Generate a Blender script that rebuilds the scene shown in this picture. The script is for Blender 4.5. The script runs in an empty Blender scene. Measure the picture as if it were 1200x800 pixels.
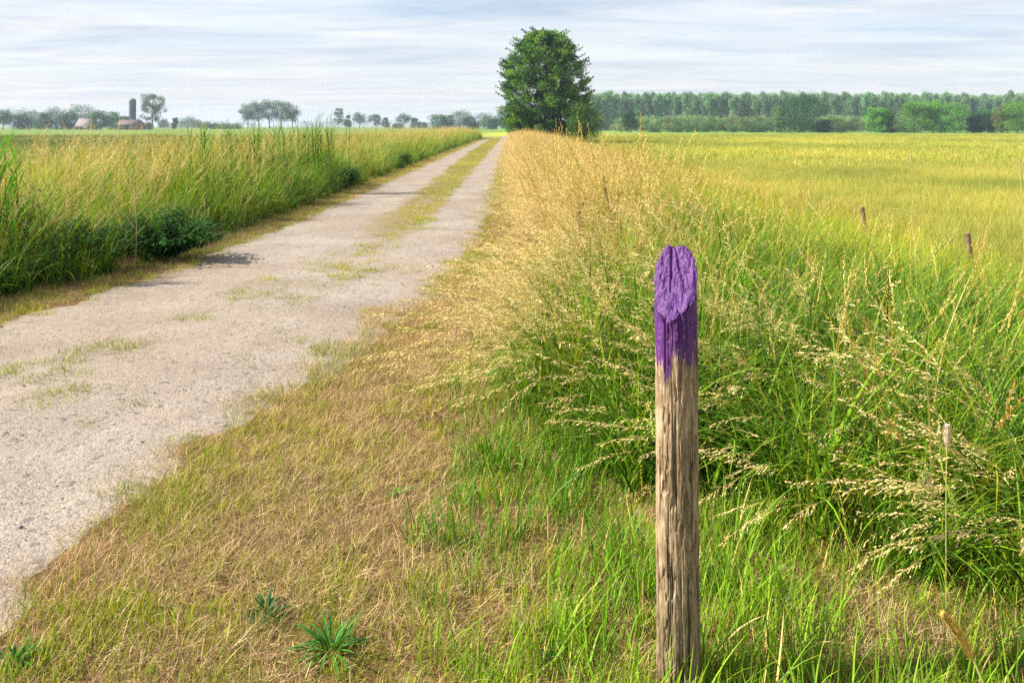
import bpy, math, random
import numpy as np
PI = math.pi
rad = math.radians
S = bpy.context.scene
COL = S.collection
rng = np.random.default_rng(7)
random.seed(7)

# ------------------------------------------------------------------ noise
def _h(ix, iy, iz, seed):
    n = (ix.astype(np.int64) * 374761393 + iy.astype(np.int64) * 668265263 + iz.astype(np.int64) * 2147483647 + seed * 1274126177)
    n = (n ^ (n >> 13)) * 1274126177
    n = n & 0xffffffff
    n = (n ^ (n >> 16)) & 0xffffff
    return n / float(0xffffff)
def vnoise(x, y, z=None, seed=0):
    x = np.asarray(x, float); y = np.asarray(y, float)
    z = np.zeros_like(x) if z is None else np.asarray(z, float)
    ix, iy, iz = np.floor(x), np.floor(y), np.floor(z)
    fx, fy, fz = x - ix, y - iy, z - iz
    fx, fy, fz = [f * f * (3 - 2 * f) for f in (fx, fy, fz)]
    r = 0
    for a in (0, 1):
        for b in (0, 1):
            for c in (0, 1):
                w = (fx if a else 1 - fx) * (fy if b else 1 - fy) * (fz if c else 1 - fz)
                r = r + w * _h(ix + a, iy + b, iz + c, seed)
    return r
def fbm(x, y, z=None, seed=0, o=4):
    r, a, t = 0, 1.0, 0
    for i in range(o):
        k = 2 ** i
        r = r + a * vnoise(np.asarray(x) * k, np.asarray(y) * k, None if z is None else np.asarray(z) * k, seed + i * 17)
        t += a; a *= .5
    return r / t
def sstep(a, b, x):
    t = np.clip((x - a) / (b - a), 0, 1)
    return t * t * (3 - 2 * t)

# ------------------------------------------------------------------ mesh helpers
def mk_mesh(name, V, Q, col=None, mat=None, smooth=False):
    V = np.asarray(V, np.float32).reshape(-1, 3); Q = np.asarray(Q, np.int32)
    k = Q.shape[1]
    me = bpy.data.meshes.new(name)
    me.vertices.add(len(V)); me.vertices.foreach_set('co', V.ravel())
    me.loops.add(Q.size); me.loops.foreach_set('vertex_index', Q.ravel())
    me.polygons.add(len(Q)); me.polygons.foreach_set('loop_start', np.arange(len(Q), dtype=np.int32) * k)
    try: me.polygons.foreach_set('loop_total', np.full(len(Q), k, np.int32))
    except Exception: pass
    me.update(calc_edges=True)
    if smooth: me.polygons.foreach_set('use_smooth', np.ones(len(Q), bool))
    if col is not None:
        c = np.ones((len(V), 4), np.float32); c[:, :3] = col
        at = me.attributes.new('col', 'FLOAT_COLOR', 'POINT'); at.data.foreach_set('color', c.ravel())
    if mat: me.materials.append(mat)
    return me
class MB:
    """collects pieces and links them as one mesh object"""
    def __init__(s): s.V = []; s.Q = []; s.C = []; s.n = 0
    def add(s, V, Q, C=(1, 1, 1)):
        V = np.asarray(V, float).reshape(-1, 3); Q = np.asarray(Q, int)
        if Q.shape[1] == 3: Q = np.hstack([Q, Q[:, 2:3]])
        s.V.append(V); s.Q.append(Q + s.n)
        c = np.empty((len(V), 3)); c[:] = C; s.C.append(c); s.n += len(V)
    def mesh(s, name, mat, smooth=False):
        Q = np.vstack(s.Q)
        tri = Q[:, 2] == Q[:, 3]
        V = np.vstack(s.V); C = np.vstack(s.C)
        if not tri.any(): return mk_mesh(name, V, Q, C, mat, smooth)
        me = bpy.data.meshes.new(name)
        me.from_pydata(V.tolist(), [], [q[:3].tolist() if t else q.tolist() for q, t in zip(Q, tri)])
        c = np.ones((len(V), 4), np.float32); c[:, :3] = C
        at = me.attributes.new('col', 'FLOAT_COLOR', 'POINT'); at.data.foreach_set('color', c.ravel())
        if smooth: me.polygons.foreach_set('use_smooth', np.ones(len(me.polygons), bool))
        me.materials.append(mat); return me
    def obj(s, name, mat, parent=None, smooth=False):
        return link(name, s.mesh(name, mat, smooth), parent)
    def tube(s, P, R, n=8, C=(1, 1, 1), cap=True):
        P = np.asarray(P, float); R = np.asarray(R, float); m = len(P)
        T = np.gradient(P, axis=0); T /= np.linalg.norm(T, axis=1)[:, None] + 1e-9
        up = np.where(np.abs(T[:, 2:3]) > .95, [[1., 0, 0]], [[0, 0, 1.]])
        A = np.cross(T, up); A /= np.linalg.norm(A, axis=1)[:, None]; B = np.cross(T, A)
        for i in range(1, m):
            if A[i] @ A[i - 1] < 0 or abs(A[i] @ A[i - 1]) < .5:
                A[i] = A[i - 1] - (A[i - 1] @ T[i]) * T[i]; A[i] /= np.linalg.norm(A[i]) + 1e-9; B[i] = np.cross(T[i], A[i])
        th = np.arange(n) * 2 * PI / n
        V = P[:, None] + R[:, None, None] * (np.cos(th)[None, :, None] * A[:, None] + np.sin(th)[None, :, None] * B[:, None])
        i, j = np.meshgrid(np.arange(m - 1), np.arange(n), indexing='ij'); j2 = (j + 1) % n
        Q = np.stack([i * n + j, i * n + j2, (i + 1) * n + j2, (i + 1) * n + j], -1).reshape(-1, 4)
        s.add(V.reshape(-1, 3), Q, C)
        if cap:
            for r, q in ((0, 1), (m - 1, -1)):
                W = np.vstack([V[r], P[r][None]])
                F = [[n, (k + 1) % n, k] if q > 0 else [n, k, (k + 1) % n] for k in range(n)]
                s.add(W, F, C)
    def box(s, c, d, C=(1, 1, 1)):
        c = np.asarray(c, float); d = np.asarray(d, float) / 2
        V = c + d * np.array([(x, y, z) for x in (-1, 1) for y in (-1, 1) for z in (-1, 1)])
        s.add(V, [[0, 1, 3, 2], [4, 6, 7, 5], [0, 4, 5, 1], [2, 3, 7, 6], [0, 2, 6, 4], [1, 5, 7, 3]], C)
def link(name, me, parent=None, loc=None):
    o = bpy.data.objects.new(name, me); COL.objects.link(o)
    if parent: o.parent = parent
    if loc is not None: o.location = loc
    return o
def tag(o, label=None, cat=None, group=None, kind=None):
    if label: o['label'] = label
    if cat: o['category'] = cat
    if group: o['group'] = group
    if kind: o['kind'] = kind
    return o
def empty(name, loc, rz=0):
    o = bpy.data.objects.new(name, None); COL.objects.link(o); o.location = loc; o.rotation_euler = (0, 0, rz)
    o.empty_display_size = .2
    return o
def copy_tree(o, parent=None):
    c = o.copy(); COL.objects.link(c); c.parent = parent
    for ch in [x for x in COL.objects if x.parent == o]: copy_tree(ch, c)
    return c

# ------------------------------------------------------------------ camera model (for laying things out in metres)
F = 933.0; H = 1.5; CT, ST = 1.0, 0.0; VH = 148.0   # level camera with a shifted lens: verticals stay upright
def at(u, Y):                       # x in metres of picture column u at ground distance Y (near the horizon)
    return (u - 592) / F * Y * CT - 8 / F * Y * 0

# ------------------------------------------------------------------ materials
def newmat(name):
    m = bpy.data.materials.new(name); m.use_nodes = True
    nt = m.node_tree; nt.nodes.clear()
    return m, nt, nt.nodes, nt.links
def nd(nt, t, **k):
    n = nt.nodes.new(t)
    for a, b in k.items(): setattr(n, a, b)
    return n
def ramp(nt, fac, stops):
    r = nd(nt, 'ShaderNodeValToRGB'); e = r.color_ramp.elements
    while len(e) < len(stops): e.new(.5)
    for x, (p, c) in zip(e, stops): x.position = p; x.color = (*c, 1) if len(c) == 3 else c
    nt.links.new(fac, r.inputs[0]); return r.outputs[0]
def mix(nt, f, a, b, mode='MIX'):
    m = nd(nt, 'ShaderNodeMix', data_type='RGBA', blend_type=mode)
    for k, v in ((0, f), (6, a), (7, b)):
        if isinstance(v, bpy.types.NodeSocket): nt.links.new(v, m.inputs[k])
        else: m.inputs[k].default_value = v if k == 0 else (*v, 1)
    return m.outputs[2]
def mth(nt, op, a, b=0.0, c=None, clamp=False):
    m = nd(nt, 'ShaderNodeMath', operation=op, use_clamp=clamp)
    for k, v in enumerate((a, b) if c is None else (a, b, c)):
        if isinstance(v, bpy.types.NodeSocket): nt.links.new(v, m.inputs[k])
        else: m.inputs[k].default_value = v
    return m.outputs[0]
def noise(nt, vec, scale, det=4, rough=.55, dist=0):
    n = nd(nt, 'ShaderNodeTexNoise'); n.inputs['Scale'].default_value = scale; n.inputs['Detail'].default_value = det
    n.inputs['Roughness'].default_value = rough; n.inputs['Distortion'].default_value = dist
    nt.links.new(vec, n.inputs['Vector']); return n.outputs['Fac']
def foliage_mat(name, trans=.3, rough=.5, spec=.3, vary=.25, patch=None):
    """leaf / blade colour from the mesh's own 'col', shifted a little per copy; thin translucent leaf"""
    m, nt, N, L = newmat(name)
    a = nd(nt, 'ShaderNodeAttribute', attribute_name='col')
    t = nd(nt, 'ShaderNodeAttribute', attribute_name='tint', attribute_type='INSTANCER')
    hs = nd(nt, 'ShaderNodeHueSaturation')
    L.new(a.outputs['Color'], hs.inputs['Color'])
    L.new(mth(nt, 'MULTIPLY_ADD', t.outputs['Fac'], -.035, .5175), hs.inputs['Hue'])
    L.new(mth(nt, 'MULTIPLY_ADD', t.outputs['Fac'], vary * 2, 1 - vary), hs.inputs['Value'])
    c = hs.outputs[0]
    if name == 'tree_leaf':      # every tree a slightly different green
        oi = nd(nt, 'ShaderNodeObjectInfo'); h2 = nd(nt, 'ShaderNodeHueSaturation'); L.new(c, h2.inputs['Color'])
        L.new(mth(nt, 'MULTIPLY_ADD', oi.outputs['Random'], .035, .482), h2.inputs['Hue']); L.new(mth(nt, 'MULTIPLY_ADD', oi.outputs['Random'], .5, .78), h2.inputs['Value']); c = h2.outputs[0]
    p = nd(nt, 'ShaderNodeBsdfPrincipled'); L.new(c, p.inputs['Base Color'])
    p.inputs['Roughness'].default_value = rough; p.inputs['Specular IOR Level'].default_value = spec
    tr = nd(nt, 'ShaderNodeBsdfTranslucent')
    L.new(mix(nt, 1.0, c, (1.0, 1.0, .55), 'MULTIPLY'), tr.inputs['Color'])
    mx = nd(nt, 'ShaderNodeMixShader'); mx.inputs[0].default_value = trans
    L.new(p.outputs[0], mx.inputs[1]); L.new(tr.outputs[0], mx.inputs[2])
    o = nd(nt, 'ShaderNodeOutputMaterial'); L.new(mx.outputs[0], o.inputs[0])
    return m
M_GRASS = foliage_mat('grass_blade', .38, .5, .18)
M_STRAW = foliage_mat('dry_straw', .25, .65, .15, .15)
M_LEAF = foliage_mat('tree_leaf', .3, .55, .15, .0)
def bark_mat():
    m, nt, N, L = newmat('bark')
    a = nd(nt, 'ShaderNodeAttribute', attribute_name='col'); g = nd(nt, 'ShaderNodeTexCoord')
    n = noise(nt, g.outputs['Object'], 6, 5, .7)
    c = mix(nt, 1.0, a.outputs['Color'], ramp(nt, n, [(.3, (.5, .5, .5)), (.7, (1.2, 1.2, 1.2))]), 'MULTIPLY')
    p = nd(nt, 'ShaderNodeBsdfPrincipled'); L.new(c, p.inputs['Base Color']); p.inputs['Roughness'].default_value = .9
    o = nd(nt, 'ShaderNodeOutputMaterial'); L.new(p.outputs[0], o.inputs[0]); return m
M_BARK = bark_mat()

# ------------------------------------------------------------------ terrain
def road_l(y): return np.interp(y, [0, 3, 5.9, 8, 12, 20, 47, 80, 120, 160], [-4.5, -4.3, -3.95, -3.55, -3.42, -3.40, -3.42, -3.4, -1.5, 5])
def road_r(y): return np.interp(y, [0, 2.2, 3.7, 5, 7, 9.5, 15, 47, 80, 120, 160], [-1.62, -1.56, -1.48, -1.22, -.82, -.50, -.46, -.48, -.45, 1.4, 8])
def gz(x, y):
    x = np.asarray(x, float); y = np.asarray(y, float)
    s = sstep(1.3, 6.5, x) * (1 - sstep(60, 90, y) * 0)
    z = -.70 * s
    z = z - .35 * sstep(-6.6, -8.2, x)
    v = sstep(.2, 1.5, x) * (1 - sstep(8, 14, x)) + sstep(-3.8, -4.8, x) * (1 - sstep(-8, -12, x))
    z = z + .05 * v * (fbm(x * .9, y * .9, seed=3) - .5) * 2
    z = z + .012 * (fbm(x * 3.1, y * 3.1, seed=5) - .5) * sstep(0, .3, np.minimum(np.abs(x + 1.2) , 1)) * 0
    return z
def graded(a, b, n, p):  # grading helper
    return a + (b - a) * np.linspace(0, 1, n) ** p
xs = np.concatenate([-graded(12, 1600, 34, 2.6)[::-1], np.arange(-11.8, 12, .2), graded(12, 1600, 34, 2.6)])
ys = np.concatenate([[-30, -15, -6], np.arange(-3, 16, .2), graded(16, 60, 60, 1), graded(61, 2600, 40, 2.5)])
GX, GY = np.meshgrid(xs, ys, indexing='ij')
GV = np.stack([GX, GY, gz(GX, GY)], -1).reshape(-1, 3)
ni, nj = GX.shape
i, j = np.meshgrid(np.arange(ni - 1), np.arange(nj - 1), indexing='ij')
GQ = np.stack([i * nj + j, (i + 1) * nj + j, (i + 1) * nj + j + 1, i * nj + j + 1], -1).reshape(-1, 4)
def ground_mat():
    m, nt, N, L = newmat('ground_soil_and_grass')
    g = nd(nt, 'ShaderNodeNewGeometry'); sx = nd(nt, 'ShaderNodeSeparateXYZ'); L.new(g.outputs['Position'], sx.inputs[0])
    P = g.outputs['Position']
    def ss(v, a, b):
        r = nd(nt, 'ShaderNodeMapRange', interpolation_type='SMOOTHSTEP'); L.new(v, r.inputs[0])
        r.inputs[1].default_value = a; r.inputs[2].default_value = b; return r.outputs[0]
    X, Y = sx.outputs[0], sx.outputs[1]
    n1 = noise(nt, P, 5, 6, .7); n2 = noise(nt, P, 40, 4, .7); n3 = noise(nt, P, .07, 5, .6); n4 = noise(nt, P, .6, 6, .7)
    soil = ramp(nt, n1, [(.25, (.05, .03, .015)), (.5, (.15, .09, .042)), (.75, (.27, .17, .08))])
    soil = mix(nt, .6, soil, ramp(nt, n2, [(.3, (.35, .35, .35)), (.7, (1.4, 1.35, 1.2))]), 'MULTIPLY')
    mead = ramp(nt, n3, [(.3, (.28, .34, .035)), (.5, (.36, .37, .045)), (.68, (.44, .37, .07))])
    mead = mix(nt, .7, mead, ramp(nt, n4, [(.3, (.6, .65, .6)), (.7, (1.25, 1.2, 1.2))]), 'MULTIPLY')
    far = ramp(nt, n3, [(.3, (.10, .20, .03)), (.7, (.17, .26, .04))])
    mead = mix(nt, ss(Y, 170, 215), mead, far)
    past = ramp(nt, n3, [(.3, (.09, .16, .03)), (.7, (.14, .21, .04))])
    past = mix(nt, .6, past, ramp(nt, n4, [(.3, (.6, .65, .6)), (.7, (1.25, 1.2, 1.2))]), 'MULTIPLY')
    c = mix(nt, ss(X, 5, 9), soil, mead)
    c = mix(nt, ss(mth(nt, 'MULTIPLY', X, -1.0), 6.5, 9), c, past)
    c = mix(nt, ss(Y, 100, 120), c, mix(nt, ss(X, -20, 6), past, mead))
    p = nd(nt, 'ShaderNodeBsdfPrincipled'); L.new(c, p.inputs['Base Color']); p.inputs['Roughness'].default_value = .95
    p.inputs['Specular IOR Level'].default_value = .1
    b = nd(nt, 'ShaderNodeBump'); b.inputs['Strength'].default_value = .8; b.inputs['Distance'].default_value = .02
    L.new(n2, b.inputs['Height']); L.new(b.outputs[0], p.inputs['Normal'])
    o = nd(nt, 'ShaderNodeOutputMaterial'); L.new(p.outputs[0], o.inputs[0]); return m
tag(link('ground', mk_mesh('ground', GV, GQ, None, ground_mat(), True)), 'flat farmland ground with dry verge soil beside the gravel track', 'ground', kind='structure')

# gravel track -----------------------------------------------------
def track_mat():
    m, nt, N, L = newmat('pale_gravel')
    g = nd(nt, 'ShaderNodeNewGeometry'); P = g.outputs['Position']
    n1 = noise(nt, P, 1.1, 5, .6); n2 = noise(nt, P, 140, 3, .7); n0 = noise(nt, P, .45, 3, .5)
    v = nd(nt, 'ShaderNodeTexVoronoi'); v.inputs['Scale'].default_value = 95; L.new(P, v.inputs['Vector'])
    v2 = nd(nt, 'ShaderNodeTexVoronoi'); v2.inputs['Scale'].default_value = 38; L.new(P, v2.inputs['Vector'])
    sp = nd(nt, 'ShaderNodeSeparateColor'); L.new(v.outputs['Color'], sp.inputs[0])
    sp2 = nd(nt, 'ShaderNodeSeparateColor'); L.new(v2.outputs['Color'], sp2.inputs[0])
    base = ramp(nt, n1, [(.3, (.195, .165, .135)), (.55, (.25, .218, .185)), (.75, (.295, .265, .23))])
    st = ramp(nt, sp.outputs[0], [(0, (.5, .48, .47)), (.12, (.85, .82, .80)), (.5, (1.0, 1.0, 1.0)), (.9, (1.25, 1.22, 1.2))])
    c = mix(nt, .8, base, st, 'MULTIPLY')
    big = ramp(nt, sp2.outputs[1], [(0, (.4, .42, .46)), (.05, (.5, .5, .52)), (.07, (1, 1, 1)), (.95, (1, 1, 1)), (1, (1.3, 1.3, 1.3))])
    c = mix(nt, .7, c, big, 'MULTIPLY')
    c = mix(nt, .6, c, ramp(nt, n2, [(.3, (.7, .66, .62)), (.65, (1.15, 1.15, 1.15))]), 'MULTIPLY')
    c = mix(nt, ramp(nt, n0, [(.45, (0, 0, 0)), (.75, (.5, .5, .5))]), c, (.21, .145, .09))
    sx = nd(nt, 'ShaderNodeSeparateXYZ'); L.new(P, sx.inputs[0])
    dm = mth(nt, 'ABSOLUTE', mth(nt, 'ADD', sx.outputs[0], mth(nt, 'MULTIPLY_ADD', noise(nt, P, 1.3, 5, .7), 1.2, 1.15)))
    r1 = nd(nt, 'ShaderNodeMapRange', interpolation_type='SMOOTHSTEP'); L.new(dm, r1.inputs[0]); r1.inputs[1].default_value = .52; r1.inputs[2].default_value = .25
    r2 = nd(nt, 'ShaderNodeMapRange', interpolation_type='SMOOTHSTEP'); L.new(sx.outputs[1], r2.inputs[0]); r2.inputs[1].default_value = 9.0; r2.inputs[2].default_value = 13
    c = mix(nt, mth(nt, 'MULTIPLY', mth(nt, 'MULTIPLY', r1.outputs[0], r2.outputs[0]), .8), c, (.17, .125, .055))
    p = nd(nt, 'ShaderNodeBsdfPrincipled'); L.new(c, p.inputs['Base Color']); p.inputs['Roughness'].default_value = .9
    p.inputs['Specular IOR Level'].default_value = .2
    b = nd(nt, 'ShaderNodeBump'); b.inputs['Strength'].default_value = .5; b.inputs['Distance'].default_value = .006
    hh = mth(nt, 'ADD', mth(nt, 'MULTIPLY', v.outputs['Distance'], -1.0), mth(nt, 'MULTIPLY', n2, .6))
    L.new(hh, b.inputs['Height'])
    b2 = nd(nt, 'ShaderNodeBump'); b2.inputs['Strength'].default_value = .5; b2.inputs['Distance'].default_value = .03
    L.new(noise(nt, P, 9, 5, .65), b2.inputs['Height']); L.new(b.outputs[0], b2.inputs['Normal']); L.new(b2.outputs[0], p.inputs['Normal'])
    o = nd(nt, 'ShaderNodeOutputMaterial'); L.new(p.outputs[0], o.inputs[0]); return m
ty = np.concatenate([np.arange(-2, 12, .025), np.arange(12, 40, .1), np.arange(40, 150, .5)])
nl = (fbm(ty * 2.2, ty * 0, seed=11, o=5) - .5) * .42 + (fbm(ty * 12, ty * 0, seed=14, o=4) - .5) * .12
nr = (fbm(ty * 2.0, ty * 0, seed=12, o=5) - .5) * .50 + (fbm(ty * 12, ty * 0, seed=13, o=4) - .5) * .14
tl, tr_ = road_l(ty) + nl - .15, road_r(ty) + nr + .26
K = 56
tt = np.linspace(0, 1, K)
TX = tl[:, None] * (1 - tt) + tr_[:, None] * tt; TY = np.repeat(ty[:, None], K, 1)
# wheel ruts are slightly sunk, the middle slightly raised; edges end at ground level
prof = -.012 + .020 * sstep(0, .09, tt) * sstep(0, .09, 1 - tt) + .012 * np.exp(-((tt - .5) / .16) ** 2)
TZ = gz(TX, TY) + prof[None] + .014 * (fbm(TX * 3, TY * 3, seed=9, o=5) - .5)
ni, nj = TX.shape
i, j = np.meshgrid(np.arange(ni - 1), np.arange(nj - 1), indexing='ij')
TQ = np.stack([i * nj + j, i * nj + j + 1, (i + 1) * nj + j + 1, (i + 1) * nj + j], -1).reshape(-1, 4)
tag(link('road', mk_mesh('road', np.stack([TX, TY, TZ], -1).reshape(-1, 3), TQ, None, track_mat(), True)), 'pale gravel farm track with two wheel strips running to the horizon', 'track', kind='structure')

# ------------------------------------------------------------------ instanced ground cover
_cid = [0]
def stuff(name, label, cat, protos, pts, rot, scl, tint, idx=None):
    """one object; its vertices carry small plant clumps through geometry nodes"""
    _cid[0] += 1
    pc = bpy.data.collections.new('%s_clumps' % name)
    for k, me in enumerate(protos):
        pc.objects.link(bpy.data.objects.new('%s_clump_%02d' % (name, k), me))
    n = len(pts)
    me = bpy.data.meshes.new(name); me.vertices.add(n); me.vertices.foreach_set('co', np.asarray(pts, np.float32).ravel())
    a = me.attributes.new('rot', 'FLOAT_VECTOR', 'POINT'); a.data.foreach_set('vector', np.asarray(rot, np.float32).ravel())
    a = me.attributes.new('scl', 'FLOAT', 'POINT'); a.data.foreach_set('value', np.asarray(scl, np.float32))
    a = me.attributes.new('tint', 'FLOAT', 'POINT'); a.data.foreach_set('value', np.asarray(tint, np.float32))
    a = me.attributes.new('idx', 'INT', 'POINT')
    a.data.foreach_set('value', np.asarray(rng.integers(0, len(protos), n) if idx is None else idx, np.int32))
    for pm in protos[0].materials: me.materials.append(pm)
    o = link(name, me); tag(o, label, cat, kind='stuff')
    nt = bpy.data.node_groups.new('scatter_' + name, 'GeometryNodeTree')
    nt.interface.new_socket('Geometry', in_out='INPUT', socket_type='NodeSocketGeometry')
    nt.interface.new_socket('Geometry', in_out='OUTPUT', socket_type='NodeSocketGeometry')
    gi = nt.nodes.new('NodeGroupInput'); go = nt.nodes.new('NodeGroupOutput')
    ip = nt.nodes.new('GeometryNodeInstanceOnPoints'); ci = nt.nodes.new('GeometryNodeCollectionInfo')
    ci.inputs['Collection'].default_value = pc; ci.inputs['Separate Children'].default_value = True; ci.inputs['Reset Children'].default_value = True
    ip.inputs['Pick Instance'].default_value = True
    def na(nm, t):
        x = nt.nodes.new('GeometryNodeInputNamedAttribute'); x.data_type = t; x.inputs[0].default_value = nm
        return [s for s in x.outputs if s.enabled and s.name == 'Attribute'][0]
    L = nt.links
    L.new(gi.outputs[0], ip.inputs['Points']); L.new(ci.outputs[0], ip.inputs['Instance'])
    L.new(na('idx', 'INT'), ip.inputs['Instance Index']); L.new(na('rot', 'FLOAT_VECTOR'), ip.inputs['Rotation']); L.new(na('scl', 'FLOAT'), ip.inputs['Scale'])
    L.new(ip.outputs[0], go.inputs[0])
    md = o.modifiers.new('scatter', 'NODES'); md.node_group = nt
    return o
def blades(n, R, L, W, lean, curl, segs=4, cols=None, phi=None, tipcol=None, tipk=.5, wp=.7, shape='disc', z0=-.01, twist=.5, r=None):
    """n curved tapering strips. L, W, lean, curl: (lo, hi). cols: list of (weight, (r,g,b))"""
    r = r or rng
    if shape == 'disc':
        q = R * np.sqrt(r.random(n)); a = r.random(n) * 2 * PI; bx, by = q * np.cos(a), q * np.sin(a)
    else:
        bx, by = (r.random(n) - .5) * 2 * R, (r.random(n) - .5) * 2 * R
    ph = r.random(n) * 2 * PI if phi is None else phi(n, r)
    Ln = r.uniform(*L, n); Wn = r.uniform(*W, n); l0 = r.uniform(*lean, n); cu = r.uniform(*curl, n)
    s = np.linspace(0, 1, segs + 1)
    ang = l0[:, None] + cu[:, None] * s[None] ** 1.3
    st = Ln[:, None] / segs
    d = np.cumsum(np.hstack([np.zeros((n, 1)), np.sin(ang[:, :-1]) * st]), 1)
    z = np.cumsum(np.hstack([np.zeros((n, 1)), np.cos(ang[:, :-1]) * st]), 1) + z0
    cx = bx[:, None] + d * np.cos(ph)[:, None]; cy = by[:, None] + d * np.sin(ph)[:, None]
    wv = ph + PI / 2 + r.uniform(-twist, twist, n)
    hw = Wn[:, None] / 2 * np.maximum((1 - s[None]) ** wp, .06)
    wx, wy = hw * np.cos(wv)[:, None], hw * np.sin(wv)[:, None]
    V = np.stack([np.stack([cx - wx, cy - wy, z], -1), np.stack([cx + wx, cy + wy, z + hw * .25], -1)], 2)
    i, j = np.meshgrid(np.arange(n), np.arange(segs), indexing='ij'); b = i * (segs + 1) * 2 + j * 2
    Q = np.stack([b, b + 1, b + 3, b + 2], -1).reshape(-1, 4)
    w = np.array([c[0] for c in cols], float); w /= w.sum()
    cc = np.array([c[1] for c in cols])[r.choice(len(cols), n, p=w)] * r.uniform(.75, 1.25, (n, 1)) * r.uniform(.93, 1.07, (n, 3))
    C = np.repeat(cc[:, None, None], segs + 1, 1).repeat(2, 2)
    if tipcol is not None:
        t = np.clip((s - (1 - tipk)) / tipk, 0, 1)[None, :, None, None] * (r.random(n) < .6)[:, None, None, None]
        C = C * (1 - t) + np.array(tipcol) * t
    axis = np.stack([cx, cy, z], -1)
    return V.reshape(-1, 3), Q, C.reshape(-1, 3), axis
def spikelets(axis, colr, K=11, M=4, ln=(.03, .07), sp=(.008, .003), droop=.6, start=.68, r=None, spread=.6):
    """a drooping panicle on the end of every stalk: short side branches set with pointed husks"""
    r = r or rng
    P, D, Cc = [], [], []
    n, m, _ = axis.shape
    for a in axis:
        for q in np.linspace(start, 1.0, K):
            f = q * (m - 1); k = min(int(f), m - 2); p = a[k] + (a[k + 1] - a[k]) * (f - k)
            t = a[k + 1] - a[k]; t /= np.linalg.norm(t) + 1e-9
            rv = r.normal(size=3); rv -= (rv @ t) * t; rv /= np.linalg.norm(rv) + 1e-9
            d = t * .9 + rv * spread + np.array([0, 0, -droop * r.uniform(.3, 1.2)]); d /= np.linalg.norm(d)
            bl = r.uniform(*ln) * (1.25 - (q - start) / (1 - start) * .85)
            for e in range(M):
                dd = d + r.normal(size=3) * .13; dd /= np.linalg.norm(dd)
                P.append(p + d * bl * (e + .4) / M); D.append(dd); Cc.append(np.array(colr) * r.uniform(.75, 1.2) * r.uniform(.95, 1.05, 3))
    P = np.array(P); D = np.array(D); Cc = np.array(Cc); N = len(P)
    s = np.cross(D, r.normal(size=(N, 3))); s /= np.linalg.norm(s, axis=1)[:, None] + 1e-9
    l = (sp[0] * r.uniform(.7, 1.3, N))[:, None]; w = (sp[1] * r.uniform(.7, 1.3, N))[:, None]
    V = np.stack([P, P + D * l * .4 + s * w, P + D * l, P + D * l * .4 - s * w], 1).reshape(-1, 3)
    Q = np.arange(N * 4).reshape(-1, 4)
    return V, Q, np.repeat(Cc, 4, 0)
def clump(name, parts, mat):
    b = MB()
    for V, Q, C in parts: b.add(V, Q, C)
    return b.mesh(name, mat)

G_FRESH = (.14, .29, .015); G_MID = (.085, .19, .015); G_DARK = (.035, .10, .014); G_YEL = (.34, .36, .022); G_OLIVE = (.21, .225, .022)
STRAW = (.66, .49, .17); STRAW2 = (.54, .37, .12); BROWN = (.28, .16, .065); RUST = (.48, .22, .045); PALE = (.76, .57, .27)

def mask_view(x, y, m=1.8):
    return (np.abs(x) < .68 * y + m) & (y > .6)
def scat(x0, x1, y0, y1, dens, seed, inside=None, lim=None):
    """random points, dens per m2 (a number or a function of x, y with its maximum given as lim)"""
    r = np.random.default_rng(seed)
    mx = lim if lim else dens
    n = int((x1 - x0) * (y1 - y0) * mx)
    x = r.uniform(x0, x1, n); y = r.uniform(y0, y1, n)
    k = mask_view(x, y)
    if lim: k &= r.random(n) < dens(x, y) / mx
    if inside is not None: k &= inside(x, y)
    return x[k], y[k]
def place(x, y, smin, smax, seed, rz=None, tilt=.12, tintn=.5):
    r = np.random.default_rng(seed + 1); n = len(x)
    z = gz(x, y)
    rot = np.stack([r.normal(size=n) * tilt, r.normal(size=n) * tilt, r.uniform(0, 2 * PI, n) if rz is None else rz(x, y, r)], -1)
    tint = np.clip(fbm(x * tintn, y * tintn, seed=seed, o=3) * 1.8 - .4 + r.normal(size=n) * .15, 0, 1)
    return np.stack([x, y, z], -1), rot, r.uniform(smin, smax, n), tint

# the long grass on the right keeps back from this line
def tall_r_edge(y):     # smallest x of the tall grass on the right for a given y
    return np.interp(y, [1.0, 1.65, 2.22, 2.62, 3.02, 3.35, 3.75, 4.5, 5.5, 8, 10, 16, 30, 60, 90], [3.1, 2.4, 1.75, 1.25, .80, .38, .04, -.02, .16, .46, .50, .44, .32, .3, .5])
def in_track(x, y, m=0.0):
    return (x > road_l(y) + m) & (x < road_r(y) - m)
exec_list = []

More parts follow.
